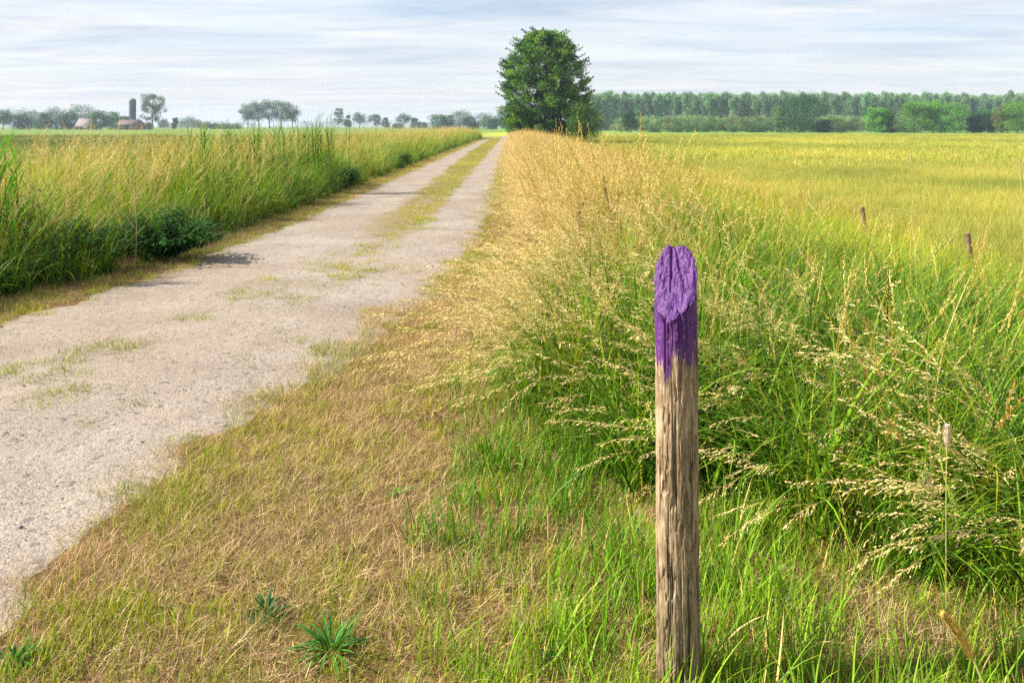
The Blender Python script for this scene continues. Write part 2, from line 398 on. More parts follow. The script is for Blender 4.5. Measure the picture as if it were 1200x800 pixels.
# --- 1. dry mown turf of the right verge, with thatch, and its greener places
def greenish(x, y):     # 0 dry, 1 fresh
    g = fbm(x * 1.3 + 5, y * 1.3, seed=21, o=4)
    near = sstep(3.4, 1.9, y) * .30 + sstep(-.4, .7, x) * .45 + sstep(tall_r_edge(y) - .5, tall_r_edge(y), x) * .25
    far = sstep(5.5, 9, y) * .3
    edge = sstep(.45, .0, np.abs(x - road_r(y))) * .12
    return np.clip((g - .5) * 2.4 + .25 + near + far + edge, 0, 1)
def turf_proto(k, kind):
    r = np.random.default_rng(100 + k * 7 + len(kind))
    if kind == 'thatch':
        a = blades(230, .17, (.03, .10), (.0015, .003), (.7, 1.45), (-.2, .7), 3, [(4, (.46, .325, .175)), (3, (.54, .41, .23)), (4, (.26, .155, .08)), (.9, PALE), (1.2, G_OLIVE)], r=r, twist=1.2)
        b = blades(50, .17, (.03, .07), (.0015, .0028), (.1, .7), (0, .8), 3, [(4, (.60, .43, .22)), (2, G_OLIVE), (1.6, G_YEL)], r=r, twist=1.2)
        return clump('thatch', [a[:3], b[:3]], M_STRAW)
    if kind == 'sprig':
        a = blades(50, .09, (.03, .09), (.0024, .0045), (.05, .8), (.1, 1.1), 3, [(4, G_YEL), (4, (.23, .32, .02)), (2, G_OLIVE), (.7, STRAW)], r=r, tipcol=STRAW, tipk=.25)
        return clump('sprig', [a[:3]], M_GRASS)
    if kind == 'fresh':
        a = blades(30, .10, (.08, .24), (.004, .008), (.03, .5), (.1, 1.1), 5, [(5, (.15, .33, .015)), (3, (.20, .36, .02)), (2.5, G_MID), (.5, STRAW)], r=r, tipcol=G_YEL, tipk=.2)
        return clump('fresh', [a[:3]], M_GRASS)
inside_rv = lambda x, y: (x > road_r(y) - .06 - .75 * (fbm(x * 3, y * 3, seed=31, o=5) - .42) * (np.random.default_rng(len(x)).random(len(x)) ** .7)) & (x < tall_r_edge(y) + .9)
x, y = scat(-1.9, 3.8, .7, 9, 90, 41, inside_rv)
x2, y2 = scat(-.7, 1.0, 9, 90, 26, 42, inside_rv)
x, y = np.r_[x, x2], np.r_[y, y2]
k = rng.random(len(x)) > greenish(x, y) * .35
x, y = x[k], y[k]
p = place(x, y, .7, 1.25, 43, tilt=.08); stuff('dry_turf', 'straw brown dry mown grass between the gravel track and the tall grass', 'dry grass', [turf_proto(k, 'thatch') for k in range(8)], *p)
# sprigs: verge, track edges, the strip between the wheel tracks, odd tufts in the gravel
def mid_half(y): return np.interp(y, [8, 9.5, 11, 14, 20, 30, 47, 80], [0, .08, .17, .30, .38, .44, .50, .52])
def mid_x(y): return np.interp(y, [8, 10, 14, 20, 47, 80], [-1.75, -1.62, -1.60, -1.75, -1.9, -1.9])
sprig_den = lambda x, y: 170 * np.clip(greenish(x, y) * 1.35 - .08, .12, 1)
x, y = scat(-1.9, 3.6, .7, 9.5, sprig_den, 44, inside_rv, lim=170)
x2, y2 = scat(-.8, 1.2, 9.5, 90, 45, 45, lambda x, y: (x > road_r(y) - .05) & (x < tall_r_edge(y) + .4))
x3, y3 = scat(-2.8, -.8, 8.3, 95, 130, 46, lambda x, y: (np.abs(x - mid_x(y) - (fbm(y * .7, y * 0, seed=5) - .5) * .3) < mid_half(y) * (.55 + .9 * fbm(x * 2.2, y * 1.6, seed=6))) & (fbm(x * 3, y * 2.5, seed=8) > .46 - .12 * sstep(9, 24, y)))
x4, y4 = scat(-5, -3.0, 3, 95, 55, 47, lambda x, y: (x < road_l(y) + .1 + .25 * (fbm(x * 3, y * 3, seed=9) - .45)) & (x > road_l(y) - .75))
X, Y = [x, x2, x3, x4], [y, y2, y3, y4]
def px2g(u, v):
    a, b = (u - 600) / F, (VH - v) / F
    d = ST - b * CT
    return H * a / d, H * (CT + b * ST) / d
for (u, v, n, s) in [(62, 437, 26, .16), (88, 466, 16, .10), (30, 432, 12, .08), (8, 440, 10, .06), (150, 410, 16, .13), (125, 407, 8, .06), (210, 378, 14, .08), (240, 374, 12, .10), (280, 348, 22, .14), (350, 352, 26, .18),
                  (320, 345, 12, .1), (400, 318, 44, .26), (425, 320, 30, .2), (370, 312, 14, .12), (440, 290, 34, .22), (415, 300, 20, .2), (310, 330, 10, .08), (195, 588, 34, .10), (200, 610, 40, .11), (255, 560, 12, .06), (270, 520, 20, .12), (240, 548, 12, .05),
                  (175, 470, 3, .08), (330, 395, 4, .1), (100, 500, 3, .03), (280, 430, 3, .1), (455, 270, 30, .3), (470, 255, 30, .3), (390, 335, 20, .2), (96, 420, 10, .1), (45, 470, 8, .08)]:
    gx, gy = px2g(u, v); r_ = np.random.default_rng(int(u * 7 + v))
    n = int(n * .8); X.append(gx + r_.normal(size=n) * s * .7 * r_.uniform(.4, 1.8, n)); Y.append(gy + r_.normal(size=n) * s * 1.0 * r_.uniform(.4, 1.8, n))
x, y = np.concatenate(X), np.concatenate(Y)
p = place(x, y, .55, 1.15, 48); stuff('turf_sprigs', 'short yellow green grass tufts along and between the wheel tracks', 'grass', [turf_proto(k, 'sprig') for k in range(8)], *p)
# left fringe thatch
x, y = scat(-5.4, -3.1, 2.5, 95, 50, 49, lambda x, y: (x < road_l(y) + .10) & (x > road_l(y) - 1.0))
x2, y2 = scat(-2.8, -.8, 9, 95, 30, 50, lambda x, y: np.abs(x - mid_x(y)) < mid_half(y) * 1.0)
p = place(np.r_[x, x2], np.r_[y, y2], .6, 1.1, 51, tilt=.08); stuff('dry_fringe', 'dry straw fringe along the left edge and middle of the track', 'dry grass', [turf_proto(k, 'thatch') for k in range(4)], *p)
# fresh longer blades around the post and before the tall grass
def fresh_d(x, y):
    w = sstep(-.35, .35, x + .25 * (fbm(x * 2, y * 2, seed=61) - .5) * 2) * sstep(1.5, 0, x - tall_r_edge(y)) * sstep(4.6, 3.4, y)
    w = w * (.5 + 1.1 * sstep(.25, .5, fbm(x * 2.3, y * 2.3, seed=62)))
    w2 = sstep(2.9, 1.6, y) * .55 * sstep(.46, .64, fbm(x * 2.5 + 9, y * 2.5, seed=63))
    w3 = sstep(-.45, .05, x - tall_r_edge(y)) * .6 * (y > 3) * (y < 9)
    return 120 * np.clip(w + w2 + w3, 0, 1)
x, y = scat(-1.7, 3.6, .8, 9, fresh_d, 64, lambda x, y: (x > road_r(y) + .1), lim=120)
p = place(x, y, .5, 1.15, 65); stuff('fresh_grass', 'fresh green ankle high grass around the foot of the purple topped post', 'grass', [turf_proto(k, 'fresh') for k in range(8)], *p)

# --- 2. tall grass: leafy clumps and seed stalks
def leafy(k, cols, L=(.45, 1.0), n=80, W=(.005, .012), R=.16, lean=(.05, .55), curl=(.3, 1.7)):
    r = np.random.default_rng(200 + k)
    a = blades(n, R, L, W, lean, curl, 7, cols, r=r, tipcol=G_YEL, tipk=.25)
    b = blades(n // 3, R, (L[0] * .4, L[0] * .9), W, (.3, 1.0), (.3, 1.6), 5, cols + [(1.5, STRAW2)], r=r)
    return clump('leafy_clump', [a[:3], b[:3]], M_GRASS)
def stalks(k, n, L, lean, curl, wind, colr, hc, K=18, M=5, spread=.36, ln=(.03, .075), sp=(.0135, .0026), R=.16, start=.7, droop=.5, wsd=.45):
    r = np.random.default_rng(300 + k)
    a = blades(n, R, L, (.0018, .003), lean, curl, 9, [(3, colr), (1, G_OLIVE)], phi=lambda n, r: PI + r.normal(size=n) * wsd if wind else r.random(n) * 2 * PI, r=r, wp=.3)
    s = spikelets(a[3], hc, K, M, ln, sp, droop, start, r, spread)
    return clump('seed_stalks', [a[:3], s], M_STRAW)
dgreen = [(4, G_MID), (2.5, G_DARK), (4, G_FRESH), (1, G_OLIVE)]
lgreen = [(4, G_FRESH), (2, G_MID), (5, G_YEL), (2, G_OLIVE), (1, STRAW)]
vgreen = [(5, G_FRESH), (3, G_MID), (3, G_YEL), (1.5, G_DARK), (1, G_OLIVE)]
def in_tall(x, y): return (x > tall_r_edge(y) + .1 + .18 * (fbm(x * 2.4, y * 2.4, seed=71) - .5)) & (x < 6.4)
den = lambda x, y: np.interp(y, [0, 5, 9, 16, 40, 90], [38, 33, 20, 11, 5, 3])
x, y = scat(-.2, 7, 1, 92, den, 72, in_tall, lim=38)
bold = [leafy(60 + k, [(5, G_FRESH), (3, G_MID), (1.5, G_DARK), (3, (.22, .38, .02)), (1.5, G_YEL)], L=(.45, 1.0), n=56, W=(.009, .019), R=.13, lean=(.05, .5), curl=(.8, 2.3)) for k in range(6)]
kk = sstep(1.0, 3.0, x + (fbm(x * .8, y * .8, seed=73) - .5) * 2)            # greener to the right
dark = (rng.random(len(x)) < .75 * (1 - sstep(4.5, 7.5, y)))
idx = np.where(dark, rng.integers(0, 5, len(x)), rng.integers(5, 10, len(x)))
idx = np.where(rng.random(len(x)) < .6 * sstep(9, 5, y) + .15, rng.integers(10, 16, len(x)), idx)
protos = [leafy(k, dgreen) for k in range(5)] + [leafy(5 + k, lgreen, n=80) for k in range(5)] + bold
p = list(place(x, y, .75, 1.1, 74)); p[2] = p[2] * np.interp(x - tall_r_edge(y), [0, .5, 3, 6], [.72, 1.0, .95, .8])
stuff('tall_grass', 'tall leafy green grass filling the bank right of the track', 'grass', protos, *p, idx=idx)
# straw coloured seed heads, blown to the left
winds = [stalks(k, 18, (.80, 1.30), (.25, .95), (.4, 1.25), True, STRAW, PALE if k % 2 else (.76, .58, .27), wsd=.5, start=.74, droop=.4) for k in range(6)]
ups = [stalks(10 + k, 12, (.75, 1.2), (.02, .3), (.05, .6), False, STRAW2, STRAW, K=16, M=4, spread=.18, ln=(.02, .035), droop=.1, start=.78) for k in range(4)]
oran = [stalks(20 + k, 8, (.7, 1.1), (.02, .35), (.1, .7), False, G_OLIVE, RUST, K=15, M=4, spread=.2, ln=(.015, .03), droop=.1, start=.76) for k in range(3)]
den = lambda x, y: np.interp(y, [0, 3.2, 6, 10, 20, 90], [12, 20, 19, 15, 11, 5]) * (1 - .86 * sstep(.9, 2.4, x - .14 * np.clip(y - 5, 0, 20))) * (.35 + 1.0 * fbm(x * 1.5, y * 1.5, seed=75))
x, y = scat(-.2, 6.5, 1.4, 92, den, 76, lambda x, y: in_tall(x, y) & ((x < 4.5) | (y > 6)), lim=30)
r = np.random.default_rng(77)
strawy = 1 - sstep(.8, 2.6, x - .08 * y)
idx = np.where(r.random(len(x)) < .35 + .45 * strawy, r.integers(0, 6, len(x)), np.where(r.random(len(x)) < .5 + .4 * strawy, r.integers(6, 10, len(x)), r.integers(10, 13, len(x))))
p = list(place(x, y, .75, 1.05, 78, rz=lambda x, y, r: r.normal(size=len(x)) * .35 + .35))
p[2] = p[2] * np.interp(y, [0, 6, 14, 40], [.92, 1.0, 1.12, 1.2]) * np.interp(x - tall_r_edge(y), [0, .5, 3, 6], [.85, 1.0, .95, .85])
rn = np.random.default_rng(177); xx_ = rn.uniform(.35, 1.5, 26); yy_ = rn.uniform(6.2, 11, 26); q_ = place(xx_, yy_, 1.12, 1.42, 178, rz=lambda x, y, r: r.normal(size=len(x)) * .35 + .35)
p = [np.concatenate([a_, b_]) for a_, b_ in zip(p, q_)]; idx = np.r_[idx, rn.integers(6, 10, 26)]
stuff('seed_grass', 'straw coloured seed heads blown leftwards over the tall grass beside the track', 'grass', winds + ups + oran, *p, idx=idx)

# left verge
def in_left(x, y): return (x < road_l(y) - .38 - .25 * (fbm(x * 1.4, y * 1.4, seed=81) - .3)) & (x > -7.6)
den = lambda x, y: np.interp(y, [0, 8, 14, 30, 90], [20, 20, 14, 7, 3.5])
x, y = scat(-7.8, -3.6, 3, 100, den, 82, in_left, lim=20)
r = np.random.default_rng(83)
dark = r.random(len(x)) < .85 * sstep(.44, .56, fbm(x * .9, y * .5, seed=84))
idx = np.where(dark, r.integers(0, 4, len(x)), r.integers(4, 9, len(x)))
low = r.random(len(x)) < .38 * sstep(1.5, .3, road_l(y) - .4 - x) + .28
idx = np.where(low, r.integers(9, 15, len(x)), idx)
protos = [leafy(20 + k, dgreen, L=(.5, 1.15)) for k in range(4)] + [leafy(30 + k, vgreen, L=(.5, 1.2), n=85, curl=(.1, 1.5)) for k in range(5)] + [leafy(80 + k, [(4, G_MID), (3, G_DARK), (3, G_FRESH), (1, G_YEL)], L=(.5, 1.0), n=50, W=(.010, .022), R=.15, lean=(.05, .6), curl=(.6, 2.2)) for k in range(6)]
p = list(place(x, y, .75, 1.1, 85))
def hleft(x, y):
    dd = road_l(y) - .4 - x
    return np.interp(dd, [0, .3, .7, 1.6, 3.5], [.38, .70, 1.03, 1.20, 1.24]) * (.9 + .2 * fbm(x * .7, y * .4, seed=86)) * np.interp(x / np.maximum(y, 1), [-.75, -.55, -.45], [.93, .97, 1.0])
p[2] = p[2] * hleft(x, y)
p[2] = p[2] * (.56 + .92 * fbm(x * 1.8, y * 1.2, seed=186, o=3))
stuff('verge_grass', 'rank green and yellow grass on the bank left of the track', 'grass', protos, *p, idx=idx)
den = lambda x, y: np.interp(y, [0, 8, 14, 30, 100], [4.5, 5, 4.6, 3.2, 2.5]) * (.1 + 1.0 * fbm(x * 1.0, y * .8, seed=87))
x, y = scat(-7.8, -3.8, 3, 100, den, 88, in_left, lim=18)
r = np.random.default_rng(89)
ul = [stalks(40 + k, 14, (.9, 1.4), (.02, .4), (.1, .9), False, STRAW2, PALE if k % 2 else STRAW, K=14, M=4, spread=.35, ln=(.02, .06), droop=.3, start=.74) for k in range(5)]
p = list(place(x, y, .75, 1.08, 90)); p[2] = p[2] * hleft(x, y)
xx_ = r.uniform(-7.4, -4.8, 90); yy_ = r.uniform(6.5, 20, 90); q_ = place(xx_, yy_, 1.0, 1.24, 191)
p = [np.concatenate([a_, b_]) for a_, b_ in zip(p, q_)]
stuff('verge_seed_grass', 'straw coloured seed heads standing in the left bank', 'grass', ul, *p)

# --- 3. meadow on the right and pasture on the left
def meadow_p(k, n, R, L, W, cols, m=M_GRASS):
    r = np.random.default_rng(400 + k)
    a = blades(n, R, L, W, (.0, .45), (.0, .8), 3, cols, r=r, tipcol=(.52, .43, .12), tipk=.3, twist=1.5)
    return clump('meadow_patch', [a[:3]], m)
mc = [(5, (.32, .37, .06)), (4, (.40, .40, .075)), (2.4, (.20, .30, .025)), (1.6, (.54, .44, .13)), (.4, (.36, .22, .06))]
mp = [meadow_p(k, 420, .6, (.16, .42), (.004, .010), mc) for k in range(6)]
x, y = scat(6.2, 40, 5, 45, 4.0, 91)
p = place(x, y, .8, 1.15, 92, tintn=.15)
stuff('meadow_grass', 'yellow green hay meadow grass beyond the fence posts', 'grass', mp, *p)
mp2 = [meadow_p(10 + k, 420, 1.6, (.12, .32), (.012, .03), mc) for k in range(5)]
x, y = scat(3, 130, 38, 190, .6, 93)
x2, y2 = scat(6, 30, 5, 45, .02, 94)
p = place(x, y, .8, 1.2, 95, tintn=.05)
stuff('far_meadow_grass', 'yellow green meadow grass stretching towards the far tree line', 'grass', mp2, *p)
pc_ = [(4, (.085, .14, .035)), (3, (.12, .175, .045)), (2, (.17, .195, .06)), (.8, (.28, .24, .10))]
pp = [meadow_p(20 + k, 260, 1.2, (.12, .28), (.010, .025), pc_) for k in range(5)]
x, y = scat(-110, -7.6, 8, 150, .45, 96)
p = place(x, y, .8, 1.2, 97, tintn=.05)
stuff('pasture_grass', 'dull green pasture grass beyond the left bank', 'grass', pp, *p)

# --- 4. gravel stones on the track
def stone(k):
    r = np.random.default_rng(500 + k)
    import itertools
    t = (1 + 5 ** .5) / 2
    V = np.array([(-1, t, 0), (1, t, 0), (-1, -t, 0), (1, -t, 0), (0, -1, t), (0, 1, t), (0, -1, -t), (0, 1, -t), (t, 0, -1), (t, 0, 1), (-t, 0, -1), (-t, 0, 1)], float) / 1.9
    T = [(0, 11, 5), (0, 5, 1), (0, 1, 7), (0, 7, 10), (0, 10, 11), (1, 5, 9), (5, 11, 4), (11, 10, 2), (10, 7, 6), (7, 1, 8), (3, 9, 4), (3, 4, 2), (3, 2, 6), (3, 6, 8), (3, 8, 9), (4, 9, 5), (2, 4, 11), (6, 2, 10), (8, 6, 7), (9, 8, 1)]
    V = V * r.uniform(.7, 1.2, (12, 1)) * [1.0, .75, .5]
    c = [(.34, .30, .25), (.15, .15, .16), (.46, .42, .37), (.24, .20, .16), (.09, .09, .11), (.38, .32, .26)][k % 6]
    return mk_mesh('stone', V, np.array(T), np.array(c), M_STONE)
m, nt, N, L = newmat('stone'); a = nd(nt, 'ShaderNodeAttribute', attribute_name='col'); tco = nd(nt, 'ShaderNodeTexCoord')
q = nd(nt, 'ShaderNodeBsdfPrincipled'); L.new(mix(nt, .6, a.outputs['Color'], ramp(nt, noise(nt, tco.outputs['Object'], 3, 3), [(.3, (.6, .6, .6)), (.7, (1.3, 1.3, 1.3))]), 'MULTIPLY'), q.inputs['Base Color']); q.inputs['Roughness'].default_value = .8
o_ = nd(nt, 'ShaderNodeOutputMaterial'); L.new(q.outputs[0], o_.inputs[0]); M_STONE = m
den = lambda x, y: np.interp(y, [0, 3, 5, 8, 14], [3400, 2600, 1400, 500, 100]) * (.35 + 1.0 * fbm(x * 2.2, y * 2.2, seed=101))
x, y = scat(-5, -.4, 1.2, 14, den, 102, lambda x, y: in_track(x, y, -.12), lim=4400)
p = list(place(x, y, 1, 1, 103, tilt=.3)); r = np.random.default_rng(104)
p[2] = .0016 + .0032 * r.random(len(x)) ** 3 + .006 * (r.random(len(x)) > .994)
u_ = np.clip((x - road_l(y)) / (road_r(y) - road_l(y)), 0, 1)
p[0][:, 2] += np.interp(u_, tt, prof) + p[2] * .15
stuff('gravel', 'small loose stones scattered over the pale track', 'gravel', [stone(k) for k in range(6)], *p)
print('ground cover done')

# ------------------------------------------------------------------ the post
def wood_mat():
    m, nt, N, L = newmat('weathered_wood')
    tc = nd(nt, 'ShaderNodeTexCoord'); mp = nd(nt, 'ShaderNodeMapping'); L.new(tc.outputs['Object'], mp.inputs[0]); mp.inputs['Scale'].default_value = (1, 1, .15)
    P = mp.outputs[0]
    g = noise(nt, P, 110, 5, .65, .6); g2 = noise(nt, P, 30, 4, .6, .8); n3 = noise(nt, tc.outputs['Object'], 9, 4, .6); n4 = noise(nt, tc.outputs['Object'], 260, 3, .6)
    c = ramp(nt, g, [(.28, (.08, .045, .02)), (.42, (.26, .18, .105)), (.6, (.45, .34, .22)), (.78, (.60, .49, .34))])
    c = mix(nt, .75, c, ramp(nt, g2, [(.3, (.6, .55, .5)), (.5, (.95, .93, .9)), (.75, (1.2, 1.18, 1.15))]), 'MULTIPLY')
    c = mix(nt, ramp(nt, n3, [(.48, (0, 0, 0)), (.66, (.7, .7, .7))]), c, (.11, .085, .04))
    c = mix(nt, .5, c, ramp(nt, n4, [(.3, (.7, .7, .7)), (.7, (1.2, 1.2, 1.2))]), 'MULTIPLY')
    a = nd(nt, 'ShaderNodeAttribute', attribute_name='col')      # darker in the sunk cracks and grooves, and towards the foot
    c = mix(nt, 1.0, c, a.outputs['Color'], 'MULTIPLY')
    p = nd(nt, 'ShaderNodeBsdfPrincipled'); L.new(c, p.inputs['Base Color']); p.inputs['Roughness'].default_value = .85; p.inputs['Specular IOR Level'].default_value = .2
    b = nd(nt, 'ShaderNodeBump'); b.inputs['Strength'].default_value = .9; b.inputs['Distance'].default_value = .003; L.new(mth(nt, 'ADD', g, mth(nt, 'MULTIPLY', n4, .3)), b.inputs['Height']); L.new(b.outputs[0], p.inputs['Normal'])
    o = nd(nt, 'ShaderNodeOutputMaterial'); L.new(p.outputs[0], o.inputs[0]); return m
def paint_mat():
    m, nt, N, L = newmat('purple_paint')
    tc = nd(nt, 'ShaderNodeTexCoord'); mp = nd(nt, 'ShaderNodeMapping'); L.new(tc.outputs['Object'], mp.inputs[0]); mp.inputs['Scale'].default_value = (1, 1, .16)
    g = noise(nt, mp.outputs[0], 90, 5, .6, .5); n = noise(nt, tc.outputs['Object'], 160, 4, .65)
    c = ramp(nt, n, [(.3, (.034, .008, .068)), (.48, (.088, .022, .150)), (.62, (.120, .036, .190)), (.78, (.20, .090, .265))])
    sx = nd(nt, 'ShaderNodeSeparateXYZ'); L.new(tc.outputs['Object'], sx.inputs[0])
    low = nd(nt, 'ShaderNodeMapRange'); L.new(sx.outputs[2], low.inputs[0]); low.inputs[1].default_value = 1.06; low.inputs[2].default_value = .94
    k = mth(nt, 'MULTIPLY', ramp(nt, g, [(.5, (0, 0, 0)), (.66, (1, 1, 1))]), mth(nt, 'MULTIPLY', low.outputs[0], .6))
    c = mix(nt, k, c, (.19, .05, .11))
    p = nd(nt, 'ShaderNodeBsdfPrincipled'); L.new(c, p.inputs['Base Color']); p.inputs['Roughness'].default_value = .55; p.inputs['Specular IOR Level'].default_value = .35
    b = nd(nt, 'ShaderNodeBump'); b.inputs['Strength'].default_value = .8; b.inputs['Distance'].default_value = .0025; L.new(mth(nt, 'ADD', n, mth(nt, 'MULTIPLY', g, .6)), b.inputs['Height']); L.new(b.outputs[0], p.inputs['Normal'])
    o = nd(nt, 'ShaderNodeOutputMaterial'); L.new(p.outputs[0], o.inputs[0]); return m
M_WOOD = wood_mat()
NT, NZ, NC = 300, 620, 70
th = np.arange(NT) * 2 * PI / NT
def rad_at(t, z):
    base = np.interp(z, [-.2, 0, .5, .9, 1.25], [.0562, .0560, .0556, .0546, .0550])
    lump = (fbm(np.cos(t) * 1.3, np.sin(t) * 1.3, z * 2.2, seed=1, o=3) - .5) * .010
    groove = fbm(np.cos(t) * 9, np.sin(t) * 9, z * 3.0, seed=2, o=4)
    fine = fbm(np.cos(t) * 26, np.sin(t) * 26, z * 7, seed=3, o=3)
    d = lump + (groove - .5) * .0045 - .003 * sstep(.42, .34, groove) + (fine - .5) * .0020
    d = d + (fbm(np.cos(t) * 14, np.sin(t) * 14, z * 28, seed=44, o=4) - .5) * .0035
    chip = fbm(np.cos(t) * 4, np.sin(t) * 4, z * 14, seed=4, o=3); d = d - .004 * sstep(.62, .70, chip)
    # the long drying crack down the right-hand front and a shorter one beside it
    for (tc_, amp, w, z0, z1, dz) in ((-.48, .016, .045, -.2, 1.0, .10), (-1.0, .009, .030, .40, .72, .08), (-1.25, .008, .03, -.1, .42, .07), (-2.2, .006, .025, .05, .75, .06), (-.25, .010, .04, .0, 1.1, .08)):
        cc = tc_ + (fbm(z * 3, z * 0, seed=int(tc_ * -50)) - .5) * .28
        dd = (t - cc + PI) % (2 * PI) - PI
        d = d - amp * np.exp(-(dd / w) ** 2) * sstep(z0, z0 + dz, z) * sstep(z1, z1 - dz, z) * (.5 + vnoise(z * 9, z * 0, seed=6))
    return base + d
def cutz(x, y):
    R = .0545
    z = 1.146 + .095 * y / R + .036 * x / R
    z = z + (fbm(x * 90, y * 90, seed=31, o=5) - .5) * .022 + (fbm(x * 25, y * 60, seed=32, o=3) - .5) * .020
    z = z - .011 * np.exp(-((x + .009 - .25 * y) / .0035) ** 2) * sstep(-.022, .004, y) - .012 * np.exp(-((x - .018 + .2 * y) / .003) ** 2) * sstep(-.02, .01, y)
    cap = 1.224 + (fbm(x * 70, y * 40, seed=33) - .5) * .020 - .5 * np.clip(x - .028, 0, 1) - .018 * sstep(-.022, -.027, x) - .4 * np.clip(-x - .02, 0, 1) - .007 * (np.abs(x - .002) < .004)
    return np.minimum(z, cap) - 6 * np.clip(np.hypot(x, y) - .047, 0, .02) ** 1 * .15
def rim(t):
    r = rad_at(t, np.full_like(t, 1.13)); return cutz(r * np.cos(t), r * np.sin(t))
ZT = rim(th)
s = np.linspace(0, 1, NZ)[:, None]
Z = -.15 + (ZT[None] + .15) * s; T = np.repeat(th[None], NZ, 0)
R = rad_at(T, Z)
R = R + .0020 * np.exp(-((ZT[None] - Z) / .009) ** 2) * sstep(.3, -.5, np.sin(T)) - .0012 * np.exp(-((ZT[None] - Z - .03) / .02) ** 2)
Vs = np.stack([R * np.cos(T), R * np.sin(T), Z], -1).reshape(-1, 3)
i, j = np.meshgrid(np.arange(NZ - 1), np.arange(NT), indexing='ij'); j2 = (j + 1) % NT
Qs = np.stack([i * NT + j, i * NT + j2, (i + 1) * NT + j2, (i + 1) * NT + j], -1).reshape(-1, 4)
# cap: rings going inwards
rr = np.linspace(1, 0.001, NC)[1:]
rt = R[-1]
CX = rr[:, None] * (rt * np.cos(th))[None]; CY = rr[:, None] * (rt * np.sin(th))[None]; CZ = cutz(CX, CY)
Vc = np.stack([CX, CY, CZ], -1).reshape(-1, 3)
off = (NZ - 1) * NT
i, j = np.meshgrid(np.arange(NC - 1), np.arange(NT), indexing='ij'); j2 = (j + 1) % NT
Qc = np.stack([off + i * NT + j, off + i * NT + j2, off + (i + 1) * NT + j2, off + (i + 1) * NT + j], -1).reshape(-1, 4)
V = np.vstack([Vs, Vc]); Q = np.vstack([Qs, Qc])
ang = np.arctan2(V[:, 1], V[:, 0])
g_ = fbm(np.cos(ang) * 9, np.sin(ang) * 9, V[:, 2] * 3.0, seed=2, o=4)
c_ = sstep(.36, .46, g_)[:, None] * .5 + .5
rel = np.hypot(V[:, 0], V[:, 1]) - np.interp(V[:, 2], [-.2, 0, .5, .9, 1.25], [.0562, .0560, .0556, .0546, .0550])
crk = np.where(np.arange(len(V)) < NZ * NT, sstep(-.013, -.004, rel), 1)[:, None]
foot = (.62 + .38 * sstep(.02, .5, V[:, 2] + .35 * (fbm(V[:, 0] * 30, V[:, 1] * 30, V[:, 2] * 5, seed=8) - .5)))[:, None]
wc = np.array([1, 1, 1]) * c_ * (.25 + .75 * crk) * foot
fc = V[Q].mean(1); fa = np.arctan2(fc[:, 1], fc[:, 0])
streak = fbm(np.cos(fa) * 22, np.sin(fa) * 22, fc[:, 2] * 6, seed=40, o=4)
big = fbm(np.cos(fa) * 4, np.sin(fa) * 4, fc[:, 2] * 2, seed=41, o=2)
painted = (fc[:, 2] + (streak - .5) * .16 + (big - .5) * .09 > .93) & ~((streak < .30) & (fc[:, 2] < 1.0)) & ~((fbm(np.cos(fa) * 6, np.sin(fa) * 6, fc[:, 2] * 30, seed=47, o=3) > .77) & (fc[:, 2] < 1.03))
def sub(V, Q, m, C):
    q = Q[m]; ids, inv = np.unique(q, return_inverse=True); return V[ids], inv.reshape(q.shape), C[ids]
root = empty('wooden_post', (.446, 2.12, -.046)); root.rotation_euler = (rad(.4), rad(-.7), 0)
tag(root, 'weathered round wooden post with a purple painted slanting top beside the track', 'post')
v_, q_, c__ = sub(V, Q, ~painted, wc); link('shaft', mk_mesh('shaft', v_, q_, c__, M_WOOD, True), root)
v_, q_, c__ = sub(V, Q, painted, wc); o = link('painted_top', mk_mesh('painted_top', v_, q_, c__, paint_mat(), True), root); o['label'] = 'purple painted rough sawn post top with ragged drips'

# two grey fence posts down the bank
def fence_post(u, Y, X, ztop, lab, lean):
    zb = float(gz(X, Y)) - .1; b = MB(); hh = ztop - zb
    zz = np.linspace(0, hh, 14); rr_ = .034 + .003 * np.sin(zz * 9)
    b.tube(np.stack([.006 * np.sin(zz * 5), .004 * np.cos(zz * 7), zz], -1), rr_, 14, (.55, .5, .5))
    b.tube(np.stack([[0, 0], [0, 0], [hh - .001, hh + .012]], -1), [.032, .022], 14, (.8, .75, .7))
    o = b.obj('fence_post', M_WOOD, None, True); o.location = (X, Y, zb); o.rotation_euler = (0, rad(lean), 0); tag(o, lab, 'fence post', 'old fence posts at the meadow edge'); return o
XF = 6.0
fence_post(1018, 13.35, 5.99, .15, 'weathered grey fence post leaning left, the farther one at the meadow edge', -7)
fence_post(1143, 10.3, 5.99, .12, 'short grey fence post nearly buried in grass at the right, the nearer one', -6)

